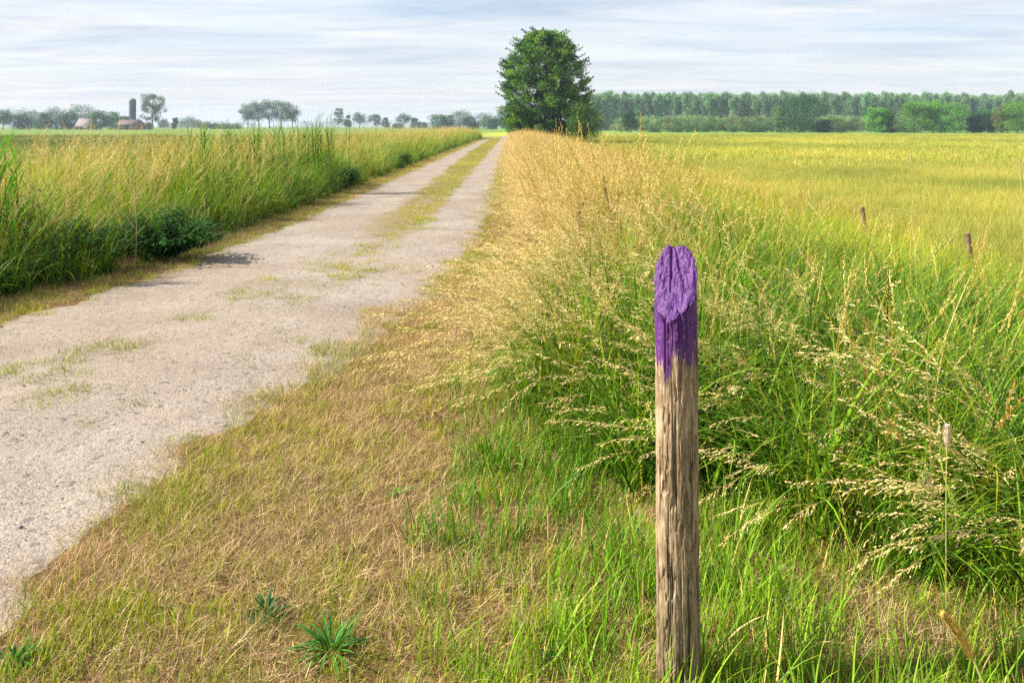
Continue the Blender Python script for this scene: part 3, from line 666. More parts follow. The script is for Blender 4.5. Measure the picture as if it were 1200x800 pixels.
# ------------------------------------------------------------------ trees
def leaf_cloud(P, size, C, r, flat=0.0):
    n = len(P)
    a = r.normal(size=(n, 3)); a[:, 2] *= (1 - flat); a /= np.linalg.norm(a, axis=1)[:, None]
    b = np.cross(a, r.normal(size=(n, 3))); b /= np.linalg.norm(b, axis=1)[:, None]
    l = (size * r.uniform(.6, 1.4, n))[:, None]; w = l * r.uniform(.35, .6, n)[:, None]
    V = np.stack([P - a * l * .5, P + b * w * .5, P + a * l * .5, P - b * w * .5], 1).reshape(-1, 3)
    return V, np.arange(n * 4).reshape(-1, 4), np.repeat(C, 4, 0)
def crown_mesh(name, seed, clumps, nleaf, size, cols, flat=.3):
    """clumps: list of (cx,cy,cz, rx,ry,rz, nx,ny,nz dir) -> leaves near the skin of every clump"""
    r = np.random.default_rng(seed); b = MB()
    cl = np.array(clumps); w = cl[:, 3] * cl[:, 5]; w = w / w.sum()
    k = r.choice(len(cl), nleaf, p=w)
    d = r.normal(size=(nleaf, 3)); d /= np.linalg.norm(d, axis=1)[:, None]
    q = r.random(nleaf) ** .40
    P = cl[k, :3] + d * cl[k, 3:6] * q[:, None] * r.uniform(.85, 1.15, (nleaf, 1))
    base = np.array([c[1] for c in cols]); ww = np.array([c[0] for c in cols], float); ww /= ww.sum()
    cc = base[r.choice(len(cols), len(cl), p=ww)][k] * r.uniform(.75, 1.3, (nleaf, 1))
    P[:, 2] = np.maximum(P[:, 2], .05)
    b.add(*leaf_cloud(P, size, cc, r, flat)); return b.mesh(name, M_LEAF)
def limbs(b, clumps, Hh, tr, seed, n=14, col=(.16, .13, .10), top=.8, z0=.15, lean=0):
    r = np.random.default_rng(seed)
    zz = np.linspace(-.3, Hh * top, 9)
    tx = lean * zz / Hh + .02 * Hh * np.sin(zz / Hh * 5 + seed) * (zz > 0); ty_ = .015 * Hh * np.cos(zz / Hh * 4 + seed) * (zz > 0)
    b.tube(np.stack([tx, ty_, zz], -1), tr * np.linspace(1, .25, 9) * np.r_[1.35, np.ones(8)], 9, col)
    cl = [clumps[i] for i in r.permutation(len(clumps))[:n]]
    for c in cl:
        zs = np.clip(c[2] * r.uniform(.35, .7), z0 * Hh, Hh * top * .9)
        p0 = np.array([np.interp(zs, zz, tx), np.interp(zs, zz, ty_), zs]); p1 = np.array(c[:3])
        t = np.linspace(0, 1, 6)[:, None]; P = p0 + (p1 - p0) * t; P[:, 2] += (t[:, 0] * (1 - t[:, 0])) * .25 * np.linalg.norm(p1 - p0) * -.3
        b.tube(P, tr * .38 * (1 - .8 * t[:, 0]), 6, col)
def make_tree(name, loc, crown, trunk, scale=(1, 1, 1), rz=0, label='', cat='tree', group=None):
    e = empty(name, loc, rz); e.scale = scale
    link('crown', crown, e)
    if trunk: link('trunk', trunk, e)
    return tag(e, label, cat, group)

# the big tree right of the track
r = np.random.default_rng(900)
cl = []
def env(z):   # half width of the crown at height z (13 m tree)
    return np.interp(z, [.3, 1.5, 3, 5, 7, 8.5, 10, 11.3, 12.0, 12.5], [3.9, 4.5, 4.8, 4.9, 4.7, 4.3, 3.5, 2.6, 1.7, .7])
for _ in range(640):
    z = 12.0 * r.random() ** 1.12 + .2; a = r.random() * 2 * PI; q = env(z) * math.sqrt(r.uniform(.02, 1.0)) * (.80 + .40 * float(fbm(np.array([math.cos(a) * 1.6 + 9]), np.array([math.sin(a) * 1.6 + z * .45]), seed=77, o=2)[0]))
    sx_ = 1.0 + (.10 if math.cos(a) < 0 else -.02)
    cl.append((q * math.cos(a) * sx_ + .12 * (6 - z) * .4 * 0, q * math.sin(a), z + .12 * q, r.uniform(.55, 1.0), r.uniform(.55, 1.0), r.uniform(.35, .62)))
for _ in range(130):  # thin sprays poking out of the outline
    z = r.uniform(1.5, 12.1); a = r.random() * 2 * PI; q = env(z)
    for k in range(5):
        cl.append(((q - .1 + k * .30) * math.cos(a) * 1.03, (q - .1 + k * .30) * math.sin(a), z + .2 * q * .3 + k * .15, .30 - k * .045, .30 - k * .045, .17))
tc_ = [(3, (.07, .135, .018)), (3, (.125, .205, .028)), (3, (.035, .080, .016)), (1.6, (.19, .27, .035))]
cm = crown_mesh('crown', 901, cl, 150000, .20, tc_, .35)
b = MB(); limbs(b, cl[:640], 12, .26, 5, 16, (.09, .075, .06), .7)
make_tree('broadleaf_tree', (3.9, 95, float(gz(4.1, 95)) - .1), cm, b.mesh('trunk', M_BARK, True), (.95, .95, 1.06), label='large bushy green tree standing at the right edge of the gravel track', cat='tree')
def bush_clumps(seed, w, h, n=26, lo=.05, rs=(.18, .32)):
    r = np.random.default_rng(seed); out = []
    for _ in range(n):
        z = h * r.uniform(lo, .85); a = r.random() * 2 * PI; e = w / 2 * math.sqrt(max(0.05, 1 - ((z / h - .38) / .66) ** 2))
        q = e * math.sqrt(r.random()) * .85
        s = w * r.uniform(*rs)
        out.append((q * math.cos(a), q * math.sin(a), z, s, s, s * .7))
    return out
def simple(seed, w, h, nleaf, size, cols, n=26, lo=.05, rs=(.18, .32), tr=None, nl=10):
    c = bush_clumps(seed, w, h, n, lo, rs); kz = h / max(q[2] + q[5] for q in c); c = [(q[0], q[1], q[2] * kz, q[3], q[4], q[5] * kz) for q in c]; cm = crown_mesh('crown', seed, c, nleaf, size, cols)
    b = MB(); limbs(b, c, h, tr or h * .022, seed, nl); return cm, b.mesh('trunk', M_BARK, True)
sh = simple(911, 4.6, 5.2, 14000, .17, [(3, (.10, .21, .03)), (2, (.14, .26, .035))])
make_tree('shrub', (7.9, 91, -.7), *sh, label='light green shrub tucked against the right side of the large tree', cat='shrub')
sh = simple(912, 3.4, 3.6, 6000, .16, [(3, (.07, .15, .03)), (2, (.11, .2, .035))])
make_tree('shrub', (0.9, 97, -.1), *sh, label='low green shrub under the left side of the large tree at the track', cat='shrub')

# right background ---------------------------------------------------------
def pos(u, Y): return (u - 600) / F * Y * CT * 1.0
def Zg(x, y): return float(gz(x, y))
pop_c = [(3, (.17, .29, .14)), (2, (.25, .37, .19)), (1, (.09, .18, .08))]
pops = []
for k in range(6):
    r = np.random.default_rng(920 + k); h = 20.0; c = []
    for _ in range(60):
        z = r.uniform(.03, .93) * h; e = np.interp(z / h, [.1, .3, .6, .85, 1], [1.8, 2.0, 2.0, 1.9, 1.5]); a = r.random() * 2 * PI; q = e * math.sqrt(r.random()) * .8
        c.append((q * math.cos(a), q * math.sin(a), z, r.uniform(.9, 1.4), r.uniform(.9, 1.4), r.uniform(1.2, 2.0)))
    b = MB(); limbs(b, c, h, .3, k, 10, (.14, .13, .12), .92)
    pops.append((crown_mesh('crown', 925 + k, c, 8500, .45, pop_c, 0), b.mesh('trunk', M_BARK, True)))
r = np.random.default_rng(930)
u = 676.0; k = 0
while u < 1215:
    for row in (0, 1, 2):
        Yp = 400 + row * 14 + r.normal() * 2 + (10 if u > 1130 else 0); xx = pos(u + row * 6, Yp)
        hs = (1.0 + .022 * r.normal()) * (.985 if u < 960 else .97) * (1.0 if u < 1175 or row == 0 else 1.05)
        make_tree('poplar_tree', (xx, Yp, -.7), *pops[(k * 5 + row * 2) % 6], (1.1, 1.1, hs), r.random() * 6.28, 'slender bluish green poplar in the long even row behind the meadow', 'tree', 'poplars in the far row')
        k += 1
    u += r.uniform(10.5, 13)
wil_c = [(3, (.19, .26, .09)), (2, (.25, .30, .13)), (2, (.13, .20, .065))]
wil = [simple(940 + k, 6.6, 6.3, 4500, .32, wil_c, 26, .08, (.18, .28)) for k in range(5)]
u = 728.0; k = 0
while u < 1080:
    Yp = 300 + r.normal() * 4; hs = 1.0 + .06 * r.normal()
    make_tree('willow_tree', (pos(u, Yp), Yp, -.7), *wil[k % 5], (1, 1, hs), r.random() * 6.28, 'grey green round willow in the even willow belt before the poplars', 'tree', 'willows before the poplar row'); k += 1
    u += r.uniform(9, 13)
bu_c = [(3, (.08, .14, .035)), (2, (.06, .11, .03)), (1, (.11, .17, .04))]
bus = [simple(950 + k, 5.0, 3.6, 3200, .26, bu_c, 22, .05, (.2, .32)) for k in range(4)]
for k, u in enumerate([768, 790, 806, 830, 862, 880, 893, 946, 988, 968, 1045, 1060, 1108]):
    make_tree('bush', (pos(u, 282), 282 + r.normal() * 2, -.7), *bus[k % 4], (r.uniform(.8, 1.2), 1, r.uniform(.85, 1.15)), r.random() * 6, 'low dark green bush at the foot of the willow belt', 'bush', 'bushes below the willows')
def single(u, Y, w, h, label, cols, seed, name='tree', cat='tree', lo=.06, n=40, nleaf=5200, size=.36, rs=(.12, .24), group=None):
    px = Y / (F * CT)
    cm, tm = simple(seed, w, h, int(nleaf * 1.9), size, cols, int(n * 1.3), lo, (rs[0] * 1.12, rs[1] * 1.12))
    x = pos(u, Y); return make_tree(name, (x, Y, -.7 if x > 0 else -.35), cm, tm, (1, 1, 1), 0, label, cat, group)
dk = [(3, (.018, .055, .014)), (3, (.03, .08, .018)), (1, (.045, .11, .02))]
br = [(3, (.12, .25, .022)), (3, (.16, .30, .025)), (1, (.07, .17, .02))]
md = [(3, (.065, .15, .025)), (2, (.045, .11, .02))]
single(937, 276, 18.5, 14.8, 'big round dark green tree in front of the poplar row', dk, 960, n=60, nleaf=9000, rs=(.10, .18))
single(913, 274, 4.0, 9.2, 'slim pale green tree at the left flank of the big dark tree', [(3, (.15, .26, .06)), (2, (.12, .21, .05))], 961, 'young_tree', nleaf=2600)
single(738, 270, 6.2, 7.4, 'small dark tree at the left end of the willow belt', dk, 962, nleaf=3000, lo=.25)
single(966, 277, 6.0, 5.0, 'dark low shrub below the right side of the big dark tree', dk, 963, 'shrub', 'shrub', nleaf=2600)
single(1027, 262, 7.0, 8.8, 'leftmost bright green tree of the group at the right end of the meadow', br, 964)
single(1040, 266, 6.0, 8.5, 'rounded bright green tree second from left in the right hand group', md, 972)
single(1072, 262, 9.6, 10.8, 'bright green tree with rounded top just right of the gap in the group', br, 965, n=44)
single(1094, 263, 8.6, 11.4, 'tallest bright green tree in the middle of the right hand group', br, 966, n=44)
single(1118, 260, 8.8, 10.3, 'bright yellow green tree right of the tallest one in the group', [(3, (.15, .28, .035)), (2, (.12, .24, .035))], 967, n=44)
single(1143, 262, 6.5, 6.6, 'dark green small tree between two bright ones at the meadow end', dk, 968)
single(1158, 264, 7.0, 8.0, 'dull green open tree near the right edge of the picture', md, 969)
single(1173, 258, 5.5, 8.8, 'brownish thin tree with sparse leaves near the right edge of the picture', [(2, (.16, .13, .06)), (2, (.10, .14, .05))], 970, nleaf=2200)
single(1192, 256, 11.5, 11.0, 'broad bright green tree cut by the right edge of the picture', br, 971, n=50, nleaf=7000)
# left background ----------------------------------------------------------
L3 = [(3, (.055, .12, .03)), (2, (.08, .155, .04)), (1, (.04, .085, .03))]
YL = 430
for s_, (u, w, h, lab) in enumerate([(3, 10, 10.5, 'tree with see through crown at the far left edge of the picture'), (22, 9, 9.6, 'grey green tree second from the left picture edge by the farm'), (35, 10, 10.8, 'rounded tree in the middle of the farm wood left of the barn'),
                         (52, 8, 8.8, 'low dark tree in the farm wood between two taller ones'), (66, 12, 12.0, 'broad tree left of the barn roof'), (80, 8, 9.5, 'dense tall tree directly left of the barn roof'), (96, 12, 13.4, 'tall arching tree rising behind the pale barn roof'),
                         (118, 8, 9.2, 'dark tree between the barn roof and the brick farmhouse'), (131, 8, 9.0, 'thin crowned tree just left of the farmhouse'), (145, 7, 7.2, 'small tree behind the left part of the farmhouse')]):
    single(u, YL + (20 if u in (96, 145) else -26 if u in (78, 118) else (s_ * 3) % 8), w * 1.3, h * 1.12, lab, L3, 1000 + s_, 'farm_tree', n=34, nleaf=3400, size=.5, lo=.1 if s_ else .3)
single(179, 425, 15.5, 19.5, 'tall airy tree with gaps in its crown right of the silo', L3, 1020, 'farm_tree', n=40, nleaf=5200, size=.45, rs=(.07, .14), lo=.22)
for s_, (u, w, h, lab) in enumerate([(192, 9, 6.5, 'hazy tree behind the tall airy farm tree'), (205, 5, 7, 'narrow dark tree right of the tall airy farm tree'), (218, 15, 9.5, 'pale hazy round tree in the distance right of the farm'), (228, 12, 7, 'low hazy tree right of the pale round one')]):
    Y = 480 if u == 205 else 760
    single(u, Y, w * Y / 480 * .8, h * Y / 480 * .8 * (1 if u != 205 else 1.25), lab, L3, 1030 + s_, 'distant_tree', n=26, nleaf=1800, size=.7)
for s_, (u, w, h) in enumerate([(242, 9, 5.2), (255, 9, 4.2), (266, 10, 4.0), (276, 10, 4.2)]):
    single(u, 520, w, h, ['round dark bush at the left end of the far hedge', 'low hedge bush left of the umbrella shaped trees', 'low hedge bush nearer the umbrella shaped trees', 'hedge bush touching the foot of the umbrella shaped trees'][s_], L3, 1040 + s_, 'bush', 'bush', n=20, nleaf=1500, size=.5)
for s_, (u, w, h, lab) in enumerate([(290, 11, 18.5, 'leftmost tree of the flat topped group on the horizon'), (303, 12, 20.5, 'second tree of the flat topped horizon group'), (316, 12, 21, 'middle tree of the flat topped horizon group'), (330, 13, 20.5, 'fourth tree of the flat topped horizon group'), (343, 12, 19.0, 'rightmost tree of the flat topped group on the horizon')]):
    single(u, 560, w, h, lab, L3, 1050 + s_, 'distant_tree', n=34, nleaf=3000, size=.55, lo=.30, rs=(.15, .26))
for s_, (u, w, h, lo, lab) in enumerate([(397, 8, 16, .15, 'narrow upright tree leftmost in the scattered horizon row'), (407, 6, 10.5, .1, 'small narrow tree second in the scattered horizon row'), (421, 13, 13, .4, 'open crowned tree third in the scattered horizon row'), (440, 11, 11.5, .3, 'round topped tree fourth in the scattered horizon row'),
                         (452, 6, 8.5, .1, 'small round tree beside the fourth one in the horizon row'), (465, 9, 4.5, .05, 'low dark bush on the horizon between scattered trees'), (474, 13, 12.5, .4, 'arching open tree in the right half of the horizon row'), (486, 8, 8.5, .1, 'small dark tree right of the arching open tree'), (495, 8, 5.5, .05, 'low bush at the right end of the scattered row')]):
    single(u, 600, w, h, lab, L3, 1060 + s_, 'distant_tree', n=26, nleaf=1900, size=.55, lo=lo, rs=(.12, .22))
for s_, (u, w, h, lab) in enumerate([(513, 12, 9.5, 'left tree of the rounded wood beside the track horizon'), (524, 9, 9.0, 'second tree of the rounded wood on the horizon'), (539, 17, 12.2, 'tallest rounded tree of the wood left of the large track tree'), (551, 10, 8.6, 'low tree right of the tallest rounded tree'),
                         (567, 14, 10.4, 'broad rounded tree nearer the large track tree'), (580, 9, 7.5, 'small tree showing left of the large track tree'), (590, 11, 11.5, 'tree partly hidden behind the left edge of the large track tree')]):
    single(u, 470, w, h, lab, L3, 1080 + s_, 'distant_tree', n=30, nleaf=2600, size=.5)
# one far hazy wood that reads as a mass
r = np.random.default_rng(1100); cl = []
for u in np.r_[np.arange(-60, 30, 4.0), np.arange(185, 300, 4.0), np.arange(350, 600, 3.5)]:
    Y = 1150; cl.append((pos(u, Y), Y + r.normal() * 10, 3 + r.uniform(0, 3), 6, 6, r.uniform(3.5, 6)))
tag(link('far_wood', crown_mesh('far_wood', 1101, cl, 9000, 1.3, L3)), 'faint blue grey strip of far woodland along the left horizon', 'woodland', kind='stuff')

# ------------------------------------------------------------------ farm
def flat_mat(name, c, rough=.8, bump=None, var=.25, sc=3):
    m, nt, N, L = newmat(name); tc = nd(nt, 'ShaderNodeTexCoord'); n = noise(nt, tc.outputs['Object'], sc, 5, .65)
    p = nd(nt, 'ShaderNodeBsdfPrincipled'); L.new(mix(nt, 1.0, c, ramp(nt, n, [(.3, (1 - var,) * 3), (.7, (1 + var,) * 3)]), 'MULTIPLY'), p.inputs['Base Color']); p.inputs['Roughness'].default_value = rough
    o = nd(nt, 'ShaderNodeOutputMaterial'); L.new(p.outputs[0], o.inputs[0]); return m
M_SILO = flat_mat('silo_steel', (.055, .065, .10), .5); M_ROOFP = flat_mat('pale_sheet_roof', (.16, .135, .145), .85); M_ROOFD = flat_mat('brown_tile_roof', (.10, .065, .065), .85)
M_BRICK = flat_mat('red_brick', (.22, .10, .08), .9); M_DARK = flat_mat('dark_glass', (.03, .035, .05), .3); M_WHITE = flat_mat('white_paint', (.75, .75, .72), .6); M_BARN = flat_mat('dark_barn_board', (.06, .055, .05), .9)
gzl = -.35
sl = empty('silo', (pos(155.5, 420), 420, gzl)); tag(sl, 'tall dark blue grey silo with domed cap beside the farmhouse', 'silo')
b = MB(); zz = np.linspace(0, 15.6, 14); b.tube(np.stack([zz * 0, zz * 0, zz], -1), np.full(14, 1.65), 28); b.obj('tank', M_SILO, sl, True)
b = MB(); b.tube([(0, 0, 15.6), (0, 0, 15.9), (0, 0, 16.3), (0, 0, 16.6)], [1.75, 1.6, 1.0, .3], 28); b.obj('cap', M_SILO, sl, True)
b = MB()
for z in np.arange(1.2, 15.5, 1.2): b.tube([(0, 0, z), (0, 0, z + .08)], [1.69, 1.69], 28)
b.obj('hoop', M_BARN, sl)
b = MB()
for s_ in (-.22, .22): b.box((-1.1 + s_, -1.45, 7.9), (.06, .06, 15.4))
for z in np.arange(.6, 15.4, .5): b.box((-1.1, -1.45, z), (.44, .04, .04))
b.obj('ladder', M_BARN, sl)
def gable(b, w, d, h0, h1, ov=.4, th=.15):
    """pitched roof, ridge along x"""
    for s_ in (-1, 1):
        y0, y1 = s_ * (d / 2 + ov), 0
        z0 = h0 - ov * (h1 - h0) / (d / 2)
        V = [(-w / 2 - ov, y0, z0), (w / 2 + ov, y0, z0), (w / 2 + ov, y1, h1), (-w / 2 - ov, y1, h1)]
        V += [(a, b_, c + th) for a, b_, c in V]
        b.add(V, [[0, 1, 2, 3], [4, 7, 6, 5], [0, 4, 5, 1], [1, 5, 6, 2], [2, 6, 7, 3], [3, 7, 4, 0]])
def walls(b, w, d, h0, h1):
    V = [(-w / 2, -d / 2, 0), (w / 2, -d / 2, 0), (w / 2, d / 2, 0), (-w / 2, d / 2, 0), (-w / 2, -d / 2, h0), (w / 2, -d / 2, h0), (w / 2, d / 2, h0), (-w / 2, d / 2, h0), (-w / 2, 0, h1), (w / 2, 0, h1)]
    b.add(V, [[0, 1, 5, 4], [2, 3, 7, 6], [0, 4, 7, 3], [1, 2, 6, 5]]); b.add(V, [[4, 8, 7], [5, 6, 9]])
bn = empty('barn', (pos(102, 422), 422, gzl), rad(4)); tag(bn, 'low barn with a large pale pinkish grey roof among the farm trees', 'barn')
b = MB(); walls(b, 7.6, 9, 1.9, 5.7); b.obj('wall', M_BARN, bn)
b = MB(); gable(b, 7.6, 9, 1.92, 5.75); b.obj('roof', M_ROOFP, bn)
b = MB(); b.box((1.0, -4.54, .9), (2.4, .08, 1.8)); b.obj('door', M_DARK, bn)
hs = empty('farmhouse', (pos(153, 410), 410, gzl), rad(-3)); tag(hs, 'low red brick farmhouse with a brownish roof below the silo', 'house')
b = MB(); walls(b, 10.5, 7, 2.7, 4.9); b.obj('wall', M_BRICK, hs)
b = MB(); gable(b, 10.5, 7, 2.72, 4.95); rf = b.obj('roof', M_ROOFD, hs)
for cx in (-4.5, 4.8):
    b = MB(); b.box((cx * .8, 0, 5.2), (.7, .6, 1.3)); b.obj('chimney', M_BRICK, rf)
for cx in (-3.9, -1.7, 1.7, 3.9):
    b = MB(); b.box((cx, -3.52, 1.55), (1.3, .10, 1.5)); wf = b.obj('window', M_WHITE, hs)
    for s_ in (-.3, .3):
        b = MB(); b.box((cx + s_, -3.575, 1.55), (.5, .04, 1.3)); b.obj('pane', M_DARK, wf)
b = MB(); b.box((0, -3.52, 1.1), (1.1, .10, 2.2)); b.obj('door', M_DARK, hs)
sd = empty('shed', (pos(168, 428), 428, gzl)); tag(sd, 'small brown shed between the farmhouse and the tall airy tree', 'shed')
b = MB(); walls(b, 7, 5, 2.2, 3.8); b.obj('wall', M_BARN, sd)
b = MB(); gable(b, 7, 5, 2.22, 3.85); b.obj('roof', M_ROOFP, sd)

# ------------------------------------------------------------------ single plants
def leafquads(P, D, Nn, L_, W_, C, segs=3, droop=.3):
    """pointed leaf of 2*segs quads with a folded midrib"""
    P, D, Nn = map(lambda a: np.asarray(a, float), (P, D, Nn)); s = np.cross(D, Nn); s /= np.linalg.norm(s) + 1e-9
    V = []; m = segs + 1
    for k in range(m):
        t = k / segs; w = W_ * math.sin(PI * min(.98, t * .86 + .12)) ** .8 * .5
        c = P + D * L_ * t + np.array([0, 0, -droop * L_ * t * t])
        V += [c - s * w + Nn * w * .35, c, c + s * w + Nn * w * .35]
    Q = []
    for k in range(segs):
        a = k * 3; Q += [[a, a + 1, a + 4, a + 3], [a + 1, a + 2, a + 5, a + 4]]
    return V, Q, C
def rosette(name, loc, n, L_, W_, label, seed, up=.5, cols=((.07, .20, .03), (.10, .25, .03))):
    r = np.random.default_rng(seed); b = MB()
    for k in range(n):
        a = r.random() * 2 * PI; e = r.uniform(.1, 1) * up * PI / 2
        D = np.array([math.cos(a) * math.cos(e), math.sin(a) * math.cos(e), math.sin(e)]); Nn = np.array([-math.cos(a) * math.sin(e), -math.sin(a) * math.sin(e), math.cos(e)])
        c = np.array(cols[k % len(cols)]) * r.uniform(.8, 1.2)
        b.add(*leafquads(D * .01, D, Nn, L_ * r.uniform(.6, 1.1), W_ * r.uniform(.7, 1.1), c, 4, r.uniform(.1, .6)))
    o = b.obj(name, M_GRASS); o.location = loc; return tag(o, label, 'plant')
def gp(u, v, dz=0):
    x, y = px2g(u, v); return (x, y, float(gz(x, y)) + dz)
rosette('grass_tuft', gp(388, 765), 70, .15, .009, 'bright green broad bladed grass tuft at the bottom of the dry verge', 1201, .75, ((.09, .24, .03), (.12, .30, .035)))
rosette('grass_tuft', gp(313, 722), 46, .10, .008, 'dark bluish green grass tuft left of the bright green one', 1202, .8, ((.04, .14, .05), (.05, .16, .04)))
rosette('dandelion_rosette', gp(468, 580), 9, .055, .028, 'small bright green leafy weed alone in the dry mown verge', 1203, .6, ((.10, .30, .03), (.12, .34, .04)))
rosette('grass_tuft', gp(18, 778), 40, .11, .008, 'green grass tuft in the bottom left corner beside the gravel', 1204, .8)
rosette('dandelion_rosette', gp(655, 775), 12, .09, .030, 'flat green leafy weed in the grass left of the post foot', 1205, .35, ((.10, .26, .04), (.13, .30, .05)))
rosette('dandelion_rosette', gp(1190, 752), 10, .08, .035, 'round leaved green weed in the bottom right corner of the verge', 1206, .4, ((.06, .17, .03), (.08, .2, .03)))

# dark leafy bush in the left bank
def leafy_bush(name, loc, w, h, nst, nl, label, seed, cols, lf=.07, lw=.035):
    r = np.random.default_rng(seed); e = empty(name, loc); tag(e, label, 'bush'); bs = MB(); bl = MB()
    for k in range(nst):
        a = r.random() * 2 * PI; q = w / 2 * math.sqrt(r.random()); top = np.array([q * math.cos(a), q * math.sin(a) * .8, h * (1 - .45 * (2 * q / w) ** 2) * r.uniform(.75, 1.05)])
        t = np.linspace(0, 1, 7)[:, None]; P = top * t * [1, 1, 1]; P[:, :2] *= t ** .6
        bs.tube(P, .006 * (1 - .7 * t[:, 0]), 5, (.10, .14, .05))
        for m_ in range(nl):
            f = r.uniform(.25, 1); p0 = top * f; p0[:2] *= f ** .6
            aa = r.random() * 2 * PI; ee = r.uniform(-.3, .6)
            D = np.array([math.cos(aa) * math.cos(ee), math.sin(aa) * math.cos(ee), math.sin(ee)]); Nn = np.array([-math.cos(aa) * math.sin(ee), -math.sin(aa) * math.sin(ee), math.cos(ee)])
            c = np.array(cols[r.integers(len(cols))]) * r.uniform(.7, 1.25)
            bl.add(*leafquads(p0 + D * .02, D, Nn, lf * r.uniform(.6, 1.2), lw * r.uniform(.7, 1.1), c, 3, .4))
    bl.obj('foliage', M_GRASS, e); bs.obj('stem', M_BARK, e); return e
dkl = ((.03, .10, .015), (.04, .13, .018), (.06, .17, .02))
leafy_bush('nettle_bush', gp(196, 306), 1.5, .62, 95, 34, 'dark green leafy bush at the track edge in the left bank', 1301, dkl, .055, .034)
x, y, z = gp(105, 322); leafy_bush('nettle_bush', (x - .1, y + .2, z), 1.1, .6, 60, 30, 'smaller dark leafy clump left of the dark green bush in the left bank', 1302, dkl, .055, .03)
x, y, z = gp(20, 330); leafy_bush('nettle_bush', (x - .2, y + .4, z), 1.0, .95, 40, 22, 'dark weed clump at the left picture edge below the brown dock', 1303, ((.03, .10, .02), (.07, .15, .03)), .06, .026)
leafy_bush('roadside_weed', gp(590, 158 + 55), .45, .4, 20, 14, 'small dark weed beside the far right edge of the track', 1304, dkl, .07, .04) if False else None
for u, v, lab, s_ in ((548, 196, 'small dark bush low in the far left bank', 1305), (478, 222, 'second small dark bush in the left bank nearer the camera', 1306)):
    x, y, z = gp(u, v); leafy_bush('bank_bush', (float(road_l(y)) - .55, y, z), .9, .6, 30, 16, lab, s_, dkl, .10, .06)

# brown dock plants with seed clusters
def dock(name, base, h, leanx, nb, label, seed, colr=(.16, .09, .045)):
    r = np.random.default_rng(seed); e = empty(name, base); tag(e, label, 'dock plant'); bs = MB(); bh = MB()
    t = np.linspace(0, 1, 10)[:, None]; top = np.array([leanx, r.normal() * .05, h]); P = top * t; P[:, 0] = leanx * t[:, 0] ** 1.6
    bs.tube(P, .005 * (1 - .5 * t[:, 0]), 6, (.32, .20, .08))
    PP = []
    for k in range(nb):
        f = .55 + .45 * k / nb; p0 = np.array([leanx * f ** 1.6, top[1] * f, h * f]); a = r.random() * 2 * PI
        d = np.array([math.cos(a) * .55, math.sin(a) * .55, 1.0]); d /= np.linalg.norm(d); bl = h * .24 * (1.15 - (f - .55))
        q = np.linspace(0, 1, 5)[:, None]; B = p0 + d * bl * q; bs.tube(B, .0025 * (1 - .5 * q[:, 0]), 5, (.28, .15, .06))
        for g in range(16):
            c = p0 + d * bl * (.12 + .88 * g / 15)
            if r.random() < .25: continue
            PP.append(c + r.normal(size=(14, 3)) * [.007, .007, .006])
    PP = np.vstack(PP); bh.add(*leaf_cloud(PP, .009, np.array(colr) * r.uniform(.7, 1.4, (len(PP), 1)), r))
    bs.obj('stem', M_BARK, e); bh.obj('seed_cluster', M_STRAW, e); return e
x, y, z = gp(45, 345); dock('dock_plant', (x - .55, y + .3, z), 1.34, -.35, 9, 'dark brown dock seed spikes leaning at the left picture edge', 1401, (.10, .05, .025))
dock('dock_plant', (.85, 6.4, 0), 1.0, -.1, 7, 'reddish brown dock seed head in the straw grass behind the post', 1402, (.20, .09, .04))
dock('dock_plant', (.62, 6.1, 0), .9, -.15, 4, 'smaller reddish brown dock seed head left of the other in the straw grass', 1403, (.19, .09, .04))
# dry branching stalk, left bank
def dry_stalk(base, h, label, seed, name='dry_stalk'):
    r = np.random.default_rng(seed); b = MB(); t = np.linspace(0, 1, 8)[:, None]
    b.tube(np.hstack([.02 * np.sin(t * 4), t * 0, t * h]), .006 * (1 - .5 * t[:, 0]), 6, (.50, .38, .20))
    for f, dx, l in ((.42, -.9, .55), (.52, .9, .6), (.66, -.6, .42), (.74, .7, .36), (.84, -.4, .25), (.9, .35, .2)):
        d = np.array([dx, r.normal() * .3, 1.0]); d /= np.linalg.norm(d); p0 = np.array([0, 0, h * f]); q = np.linspace(0, 1, 6)[:, None]
        b.tube(p0 + d * l * q, .004 * (1 - .6 * q[:, 0]), 5, (.50, .38, .20))
        for g in range(3):
            d2 = d + r.normal(size=3) * .45; d2 /= np.linalg.norm(d2); b.tube(p0 + d * l * (.5 + .2 * g) + d2 * .13 * q, .002 * (1 - .5 * q[:, 0]), 4, (.48, .36, .2))
    o = b.obj(name, M_STRAW); o.location = base; return tag(o, label, 'dry plant')
x, y, z = gp(158, 318); dry_stalk((x - .05, y + .1, z), 1.05, 'pale dry branching stalk standing left of the dark bush', 1410)
